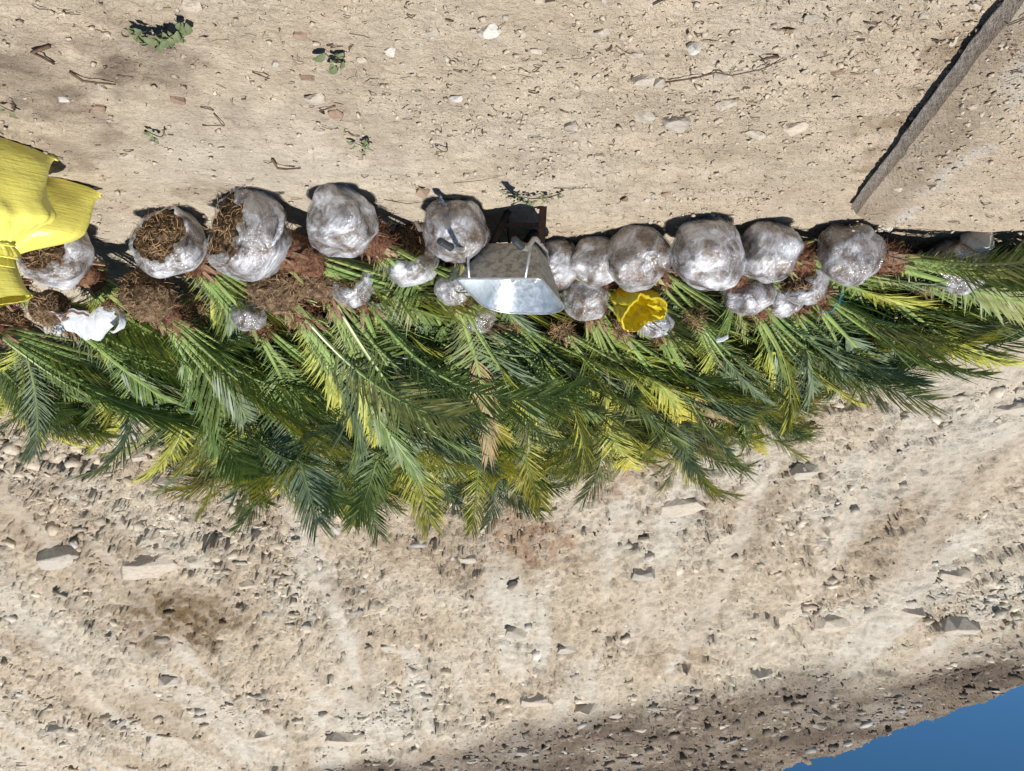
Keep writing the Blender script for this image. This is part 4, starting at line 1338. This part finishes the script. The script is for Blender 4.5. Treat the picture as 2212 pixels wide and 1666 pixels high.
def wheel():
    cx, cy, cz, rad = 0.0, .44, .175, .175
    t = MB()
    def ty(u, v):
        a = u * 2 * math.pi; p = v * 2 * math.pi
        tread = 0.004 * (1 if (int(u * 64) % 2 == 0 and math.cos(p) > .35) else 0)
        rr = rad - .04 + (.04 + tread) * math.cos(p)
        return (cx + .042 * math.sin(p), cy + rr * math.cos(a), cz + rr * math.sin(a))
    t.grid(ty, 128, 15, True)
    w = t.build('wheel', M_rubber, wb, True)
    m = MB()
    m.tube([(-.03, cy, cz), (.03, cy, cz)], [.105, .105], 24)
    m.tube([(-.075, cy, cz), (.075, cy, cz)], .012, 10)
    m.build('hub', M_rust, w, True)
    for s in (-1, 1):
        m = MB(); m.box((s * .068, cy + .02, cz + .035), (.006, .05, .13)); m.build('axle_bracket', M_rust, wb, bevel=.001)
wheel()

# ------------------------------------------------------------------ yellow sacks
M_sack, nt, b = mat('yellow_woven_sack')
tc = N(nt, 'ShaderNodeTexCoord'); pos = tc.outputs['Object']
w1 = noise(nt, mapping(nt, pos, (5, 5, 95)), 1.0, 3, 0.6, 0.3)
w2 = noise(nt, mapping(nt, pos, (90, 90, 30)), 1.0, 2, 0.5)
n1 = noise(nt, pos, 7, 5, 0.6)
c = ramp(nt, n1, [(0.3, (0.68, 0.60, 0.11)), (0.7, (0.76, 0.68, 0.15))])
nt.links.new(c, b.inputs['Base Color']); b.inputs['Roughness'].default_value = 0.36; b.inputs['Specular IOR Level'].default_value = 0.5
bump(nt, b, mathn(nt, 'ADD', mathn(nt, 'ADD', w1, mathn(nt, 'MULTIPLY', w2, 0.15)), mathn(nt, 'MULTIPLY', n1, 3.0)), 0.28, 0.014)
M_yellow, nt, b = mat('yellow_plastic')
tc = N(nt, 'ShaderNodeTexCoord'); pos = tc.outputs['Object']
n1 = noise(nt, pos, 12, 4, 0.6, 0.8)
nt.links.new(ramp(nt, n1, [(0.3, (0.74, 0.60, 0.030)), (0.7, (0.82, 0.68, 0.05))]), b.inputs['Base Color'])
b.inputs['Roughness'].default_value = 0.42
b.inputs['Specular IOR Level'].default_value = 0.4
bump(nt, b, n1, 0.5, 0.02)
tl_ = N(nt, 'ShaderNodeBsdfTranslucent'); tl_.inputs[0].default_value = (0.75, 0.55, 0.02, 1)
ms = N(nt, 'ShaderNodeMixShader'); ms.inputs[0].default_value = 0.25
nt.links.new(b.outputs[0], ms.inputs[1]); nt.links.new(tl_.outputs[0], ms.inputs[2])
nt.links.new(ms.outputs[0], nt.nodes['Material Output'].inputs['Surface'])

def sack(loc, rz, tilt, w, hgt, dep, label, seed, neck=0.88, nx=0.0, ear=0.10, flip=False):
    root = empty('sack', loc, rz)
    root.rotation_euler = (tilt[0] + (math.pi if flip else 0), tilt[1], rz)
    tag(root, label, 'sack', 'yellow sacks piled at the edge')
    def sec(u, v):
        a = u * 2 * math.pi
        ca, sa = math.cos(a), math.sin(a)
        if v < neck:
            k = v / neck
            wid = w * (1.0 - 0.06 * math.sin(math.pi * min(1, k * 1.3)))
            if k >= .55: wid = wid + (0.14 * w - wid) * sstep(0.55, 1.02, k)
            dp = dep * (math.sin(math.pi * min(1.0, 0.06 + k * 0.62)) ** 0.75)
            if k >= .6: dp = dp + (0.06 - dp) * float(sstep(0.62, 1.0, k))
            z = hgt * k
        else:
            k = (v - neck) / (1 - neck)
            wid = 0.12 * w + 0.05 * k ** 0.8
            dp = 0.06 + 0.045 * k
            z = hgt + 0.05 * k
        pw = 0.72 if v < neck * .7 else 1.0
        x = math.copysign(abs(ca) ** pw, ca) * wid * 0.5 * (1.0 if v > 0 else 1)
        y = math.copysign(abs(sa) ** pw, sa) * dp * 0.5
        kk = v / neck
        fold = max(0.0, kk - 0.45) * 0.9 if v < neck else 0.55
        g = fold * (0.10 * math.sin(a * 9 + seed) + 0.08 * math.sin(a * 17 + 2 * seed + v * 9))
        x *= 1 + g; y *= 1 + g * 1.3
        nz = float(noise3(x * 6, y * 6, z * 7, seed))
        x += 0.012 * nz + nx * float(sstep(.3, 1, v)) ; y += 0.018 * nz
        # corners of the seam pull out and up slightly
        if kk < 0.25:
            e = (1 - kk / .25) ** 2 * abs(ca) ** 6
            x += math.copysign(ear * 0.22 * e, ca); z += 0.022 * e + 0.012 * (1 - kk / .25) * float(noise2(x * 9, 3.0, seed))
        return (x, y, z)
    m = MB(); m.grid(sec, 72, 40, True)
    m.v = [tuple(map(float, v)) for v in m.v]
    m.build('body', M_sack, root, True)
    # stitched bottom seam: a proud ragged strip of cloth
    m = MB()
    def seam(u, v):
        x = (u - .5) * (w * 1.0 + ear * .4)
        return (x, 0.004 * float(noise2(u * 30, v, seed)) + (v - .5) * 0.006, 0.006 - 0.016 * v + 0.035 * abs(2 * u - 1) ** 6 + 0.003 * float(noise2(u * 60, 2.0, seed)))
    m.grid(seam, 60, 3)
    m.v = [tuple(map(float, v)) for v in m.v]
    m.build('seam', M_sack, root, True, solid=0.004)
    # tie round the neck
    m = MB()
    nkz = hgt
    m.tube([(nx * .85 + 0.045 * math.cos(a) * w / .5, 0.036 * math.sin(a), nkz) for a in [i * math.pi / 8 for i in range(18)]], 0.006, 6, False)
    m.build('neck_tie', M_sack, root, True)
    return root
dv = Vector((.67, -.74))
sack((2.57, 3.48, hz(2.5, 3.5)), math.atan2(-.74, .67), (R(-20), R(-2)), .74, .50, .46, 'bulging yellow sack standing nearest the viewer at the photo edge', 3, nx=-.22)
sack((2.60, 4.04, hz(2.5, 4.0)), math.atan2(-.57, .82), (R(-10), R(2)), .62, .46, .32, 'yellow sack with a pointed corner leaning behind the nearest sack', 8, nx=.10)
sack((2.98, 4.14, .70), math.atan2(-.75, .66), (R(24), R(-14)), .62, .52, .42, 'yellow sack cut off by the photo edge, over the other two', 13, flip=True)

# open crumpled yellow bag
def yellow_bag():
    c = at(1380, 655, 5.32)
    root = empty('yellow_bag', (c.x, c.y, c.z))
    tag(root, 'crumpled bright yellow bag lying open on top of the root balls', 'bag')
    ax = Vector((-.22, -.50, .62)).normalized()
    M3 = frame_of(ax, 0.6)
    m = MB()
    def fn(u, v):
        a = u * 2 * math.pi
        z = -0.17 + 0.30 * v
        rr = 0.085 + 0.05 * v + 0.02 * math.sin(math.pi * v)
        if v < .02: rr *= .2
        rr *= 1 + (0.10 + .12 * v) * float(noise2(math.cos(a) * 1.7 + 5, math.sin(a) * 1.7 + z * 5, 17)) + 0.10 * abs(float(noise2(math.cos(a) * 3.4, math.sin(a) * 3.4 + z * 12, 19))) * 2 - .06 + 0.04 * math.sin(a * 5 + z * 20)
        x, y = rr * math.cos(a) * 1.12, rr * math.sin(a) * 0.92
        if v > .9: z += 0.03 * math.sin(a * 2 + 1) + .015 * float(noise2(a * 2, 1.0, 4))
        x += .03 * (1 - v)
        q = lambda sd, f: float(noise3(x * f + sd, y * f, z * f, sd))
        x, y, z = x + .017 * q(1, 11) + .010 * q(4, 26), y + .017 * q(2, 11) + .010 * q(5, 26), z + .016 * q(3, 11) + .008 * q(6, 26)
        return (x, y, z)
    m.grid(fn, 64, 26, True)
    m.v = [tuple(map(float, v)) for v in m.v]
    o = m.build('bag_body', M_yellow, root, False, solid=0.0015)
    o.matrix_local = M3.to_4x4()
    # turned-over cuff
    m = MB()
    def cf(u, v):
        p = Vector(fn(u, 1.0)); out = Vector((p.x, p.y, 0)).normalized()
        k = v
        return p + out * (0.012 * math.sin(math.pi * k)) - Vector((0, 0, 1)) * 0.03 * k * (0.6 + .7 * abs(float(noise2(u * 8, 0.5, 9))))
    m.grid(cf, 64, 5, True)
    m.v = [tuple(map(float, v)) for v in m.v]
    o2 = m.build('cuff', M_yellow, root, True)
    o2.matrix_local = M3.to_4x4()
yellow_bag()

# white carrier bag caught on the stalks
M_white, nt, b = mat('white_plastic')
tc = N(nt, 'ShaderNodeTexCoord'); pos = tc.outputs['Object']
n1 = noise(nt, pos, 14, 4, 0.6, 0.8)
nt.links.new(ramp(nt, n1, [(0.3, (0.70, 0.73, 0.76)), (0.7, (0.80, 0.81, 0.82))]), b.inputs['Base Color'])
b.inputs['Roughness'].default_value = 0.35
bump(nt, b, n1, 0.6, 0.02)
tl_ = N(nt, 'ShaderNodeBsdfTranslucent'); tl_.inputs[0].default_value = (0.8, 0.8, 0.8, 1)
ms = N(nt, 'ShaderNodeMixShader'); ms.inputs[0].default_value = 0.3
nt.links.new(b.outputs[0], ms.inputs[1]); nt.links.new(tl_.outputs[0], ms.inputs[2])
nt.links.new(ms.outputs[0], nt.nodes['Material Output'].inputs['Surface'])
M_orange = plain('orange_print', (0.52, 0.20, 0.09), 0.5, 0.3, 0, 0.2, 20, 0)
def white_bag():
    c = at(188, 690, 5.15)
    root = empty('plastic_bag', (c.x, c.y, c.z), R(8))
    tag(root, 'crumpled white plastic bag with an orange band caught on the green stalks', 'bag')
    def fn(u, v):
        s = u * 2 - 1                       # along the mouth
        a = v * math.pi                     # over the dome
        prof = max(0.0, 1 - abs(s + .12) ** 2.2) ** 0.8
        y = -0.10 * math.cos(a) * (0.35 + .65 * prof)
        z = -0.03 + (0.155 * prof + .01) * math.sin(a) - 0.05 * s * s + 0.085 * max(0, s - .45)
        x = 0.22 * s
        k = float(noise2(u * 7, v * 4, 5)); k2 = 1.6 * float(noise2(u * 15, v * 8, 6))
        return (x + .012 * k2, y + .025 * k, z + .020 * k + .012 * k2 * prof)
    m = MB(); m.grid(fn, 56, 26); m.v = [tuple(map(float, v)) for v in m.v]
    m.build('bag_body', M_white, root, False, solid=0.001)
    m = MB()
    m.tube([Vector(fn(u, 0.03)) + Vector((0, -.004, .010)) for u in [0.30 + i * 0.66 / 24 for i in range(25)]], 0.0045, 5, True, flat=.6)
    m.build('orange_band', M_orange, root, True)
    m = MB()
    def hd(u, v):
        a = math.pi * v
        return (-0.20 - 0.085 * math.sin(a) * (0.9 + .1 * u), -0.05 + .06 * u, -0.05 + 0.07 - 0.08 * math.cos(a) + .01 * float(noise2(u * 4, v * 6, 2)))
    m.grid(hd, 6, 16); m.v = [tuple(map(float, v)) for v in m.v]
    m.build('bag_handle', M_white, root, True, solid=0.001)
    m = MB()
    def fr(u, v):
        return (0.17 + 0.05 * u + .01 * math.sin(v * 9), -0.02 + 0.04 * float(noise2(u * 5, v * 5, 8)), 0.03 + .06 * v + .02 * float(noise2(u * 9, v * 6, 3)))
    m.grid(fr, 10, 10); m.v = [tuple(map(float, v)) for v in m.v]
    m.build('torn_flap', M_white, root, True, solid=0.001)
white_bag()

# tags and ties on the bundles
M_cyan = plain('cyan_twine', (0.03, 0.30, 0.42), 0.6, 0.3, 0, 0.2, 30, 0)
def ring_tie(px, py, Y, axis, rx, ry, mt, label, rad=.003, arc=1.0):
    c = at(px, py, Y)
    M3 = frame_of(Vector(axis))
    m = MB()
    n = 24
    m.tube([M3 @ Vector((rx * math.cos(2 * math.pi * arc * i / n), ry * math.sin(2 * math.pi * arc * i / n), .01 * math.sin(i * 1.7))) for i in range(n + 1)], rad, 5, False)
    m.tube([M3 @ Vector((rx, 0, 0)), M3 @ Vector((rx + .03, .02, .02)), M3 @ Vector((rx + .05, .05, .0))], rad * .8, 4, False)
    m.tube([M3 @ Vector((rx, 0, 0)), M3 @ Vector((rx + .03, -.02, -.02)), M3 @ Vector((rx + .02, -.06, .02))], rad * .8, 4, False)
    o = m.build('twine', mt, None, True)
    o.location = c
    tag(o, label, 'twine')
ring_tie(1045, 742, 6.1, (-.3, .8, .45), .10, .09, M_cyan, 'cyan twine knotted round the stalks behind the barrow tray')
ring_tie(880, 752, 5.7, (-.3, .8, .45), .11, .10, M_white, 'white tie bound round the stalks of the ragged ball palm', .005)
ring_tie(425, 870, 6.1, (-.2, .8, .45), .10, .09, M_cyan, 'cyan twine tied round the bundle above the cut soil ball')
ring_tie(940, 880, 6.7, (-.3, .8, .45), .10, .09, M_cyan, 'cyan twine tied low in the middle of the fronds')
ring_tie(1790, 652, 5.3, (-.8, .45, .2), .09, .08, M_cyan, 'cyan twine near the slab corner palm')
def tape():
    c = at(1560, 726, 5.5)
    m = MB(); m.grid(lambda u, v: (0.045 * (u - .5) * 2, 0.005 * math.sin(u * 5), 0.03 * (v - .5) * 1.2 + .01 * math.sin(u * 3) + .03 * u), 10, 4)
    o = m.build('paper_tag', M_white, None, True, solid=0.001); o.location = c
    tag(o, 'small white tag lying on the fronds above the biggest wrapped ball', 'tag')
tape()

# ------------------------------------------------------------------ sprigs, twigs and leaves on the ground
M_sprig = plain('wilted_leaf', (0.13, 0.16, 0.075), 0.6, 0.3, 0, 0.4, 30, 0.3, col2=(0.17, 0.20, 0.10))
M_twig = plain('dry_twig', (0.13, 0.085, 0.055), 0.85, 0.2, 0, 0.4, 50, 0.4)
M_dry = plain('dry_leaf', (0.22, 0.15, 0.09), 0.7, 0.25, 0, 0.35, 40, 0.3)
LEAF_ME = []
for i in range(4):
    r = random.Random(800 + i)
    cur, tw = r.uniform(.1, .35), r.uniform(-.5, .5)
    m = MB()
    def lf(u, v):
        w = 0.30 * math.sin(math.pi * min(1, 0.06 + v * .94)) ** 0.8
        s = (u - .5) * 2
        return (s * w * (1 + .12 * math.sin(v * 20 + i)), v, cur * math.sin(v * math.pi) * .6 + abs(s) * w * .5 + tw * s * v * .2)
    m.grid(lf, 5, 8)
    LEAF_ME.append(mesh_from('leaf', m.v, m.f, [M_sprig], True))
def sprig(px, py, wpx, nleaf, label, size=0.05, ang=None, seed=0):
    r = random.Random(900 + seed)
    p = hit(px, py)
    W = wpx * 0.46293 * p.y / F
    root = empty('leafy_sprig', (p.x, p.y, p.z + .004))
    tag(root, label, 'sprig')
    ang = r.uniform(-.6, .6) if ang is None else ang
    d = Vector((math.cos(ang), math.sin(ang), 0))
    pts = [d * W * (t - .5) + Vector((-d.y, d.x, 0)) * .03 * math.sin(t * 4) + Vector((0, 0, .012 + .02 * math.sin(t * 3))) for t in [k / 8 for k in range(9)]]
    m = MB(); m.tube(pts, [.004 - .0003 * k for k in range(9)], 5); m.build('stem', M_twig, root, True)
    for k in range(nleaf):
        f = r.random(); q = pts[min(8, int(f * 9))]
        o = link('leaf', LEAF_ME[r.randrange(4)], root)
        a = ang - math.pi / 2 + r.choice([-1, 1]) * r.uniform(.3, 1.5)
        s = size * r.uniform(.7, 1.25)
        off = Vector((r.gauss(0, .25), r.gauss(0, .3), 0)) * W * .25
        o.matrix_local = Matrix.Translation(q + off + Vector((0, 0, r.uniform(0, .02)))) @ Euler((r.uniform(-.25, .45), r.uniform(-.6, .6), a)).to_matrix().to_4x4() @ Matrix.Scale(s, 4)
sprig(345, 48, 130, 60, 'large sprig of wilted green leaves at the photo edge', .038, .35, 1)
sprig(725, 108, 42, 9, 'curled wilted green leaves lying alone in the dust', .055, .2, 2)
sprig(783, 297, 36, 10, 'small tuft of green leaves near the plump ball', .035, .9, 3)
sprig(1150, 412, 120, 60, 'leafy green twig lying in front of the wheelbarrow legs', .028, -.1, 4)
sprig(338, 270, 40, 9, 'tiny green sprig beyond the yellow sacks', .025, .2, 5)
sprig(955, 309, 26, 7, 'tiny green seedling in the open dust', .022, .5, 6)
sprig(16, 216, 26, 7, 'small green sprig in brown soil at the photo edge', .03, .4, 7)
def twig(pix, rad, label, group=None):
    P = [hit(*q) for q in pix]
    o_ = P[0].copy()
    pts = []
    for i, p in enumerate(P): pts.append(p - o_ + Vector((0, 0, rad + .003 + (.012 if 0 < i < len(P) - 1 else 0))))
    m = MB(); m.tube(pts, [rad * (1 - .45 * i / (len(pts) - 1)) for i in range(len(pts))], 6)
    o = m.build('twig', M_twig, None, True); o.location = o_
    tag(o, label, 'twig', group)
twig([(1425, 172), (1500, 158), (1545, 150), (1580, 152), (1640, 142), (1700, 128)], .004, 'long thin twig across the gravel')
twig([(1682, 116), (1655, 113), (1643, 118), (1650, 128)], .006, 'bent hooked twig near the long thin twig')
twig([(108, 172 * .542), (70, 100), (95, 112), (118, 128)], .008, 'dark crooked twig by the brown soil')
twig([(150, 150), (180, 165), (215, 172), (250, 180)], .006, 'dark twig lying along the brown soil')
twig([(588, 338), (600, 350), (618, 354), (650, 356)], .008, 'curved brown root piece in front of the torn ball')
twig([(437, 268), (484, 270)], .003, 'short straight twig in the dust')
twig([(462, 243), (480, 262), (486, 270)], .003, 'slanting thin twig meeting the short straight one')
twig([(980, 388), (1040, 380), (1090, 372)], .002, 'hair thin stem in front of the knotted ball')
twig([(830, 425), (880, 428), (935, 430)], .003, 'dry stem beside the ragged root mass shadow')
twig([(1195, 405), (1260, 398), (1285, 398)], .0025, 'bare stem end of the leafy twig')
twig([(545, 155), (570, 158), (582, 165), (572, 172)], .003, 'hooked fine twig in pale dust')
twig([(700, 245), (690, 235), (725, 228)], .005, 'crossed twig bits beside the stone pile')
def dry_leaf(px, py, s, label, rz):
    p = hit(px, py)
    root = empty('dry_leaf', (p.x, p.y, p.z + .006), rz)
    tag(root, label, 'leaf')
    o = link('blade', LEAF_ME[1].copy(), root); o.data.materials[0] = M_dry; o.scale = (s, s, s)
    m = MB(); m.tube([(0, 0, .002), (.003, -s * .35, .006), (-.004, -s * .7, .003)], .0022, 5); m.build('stalk', M_dry, root)
dry_leaf(1342, 432, .075, 'single brown dry leaf with stalk in front of the small balls', 2.8)
dry_leaf(905, 395, .05, 'curled brown leaf in front of the ragged root mass', .8)
dry_leaf(1690, 65, .05, 'brown curled leaf lying in pale dust near the slab', 1.6)
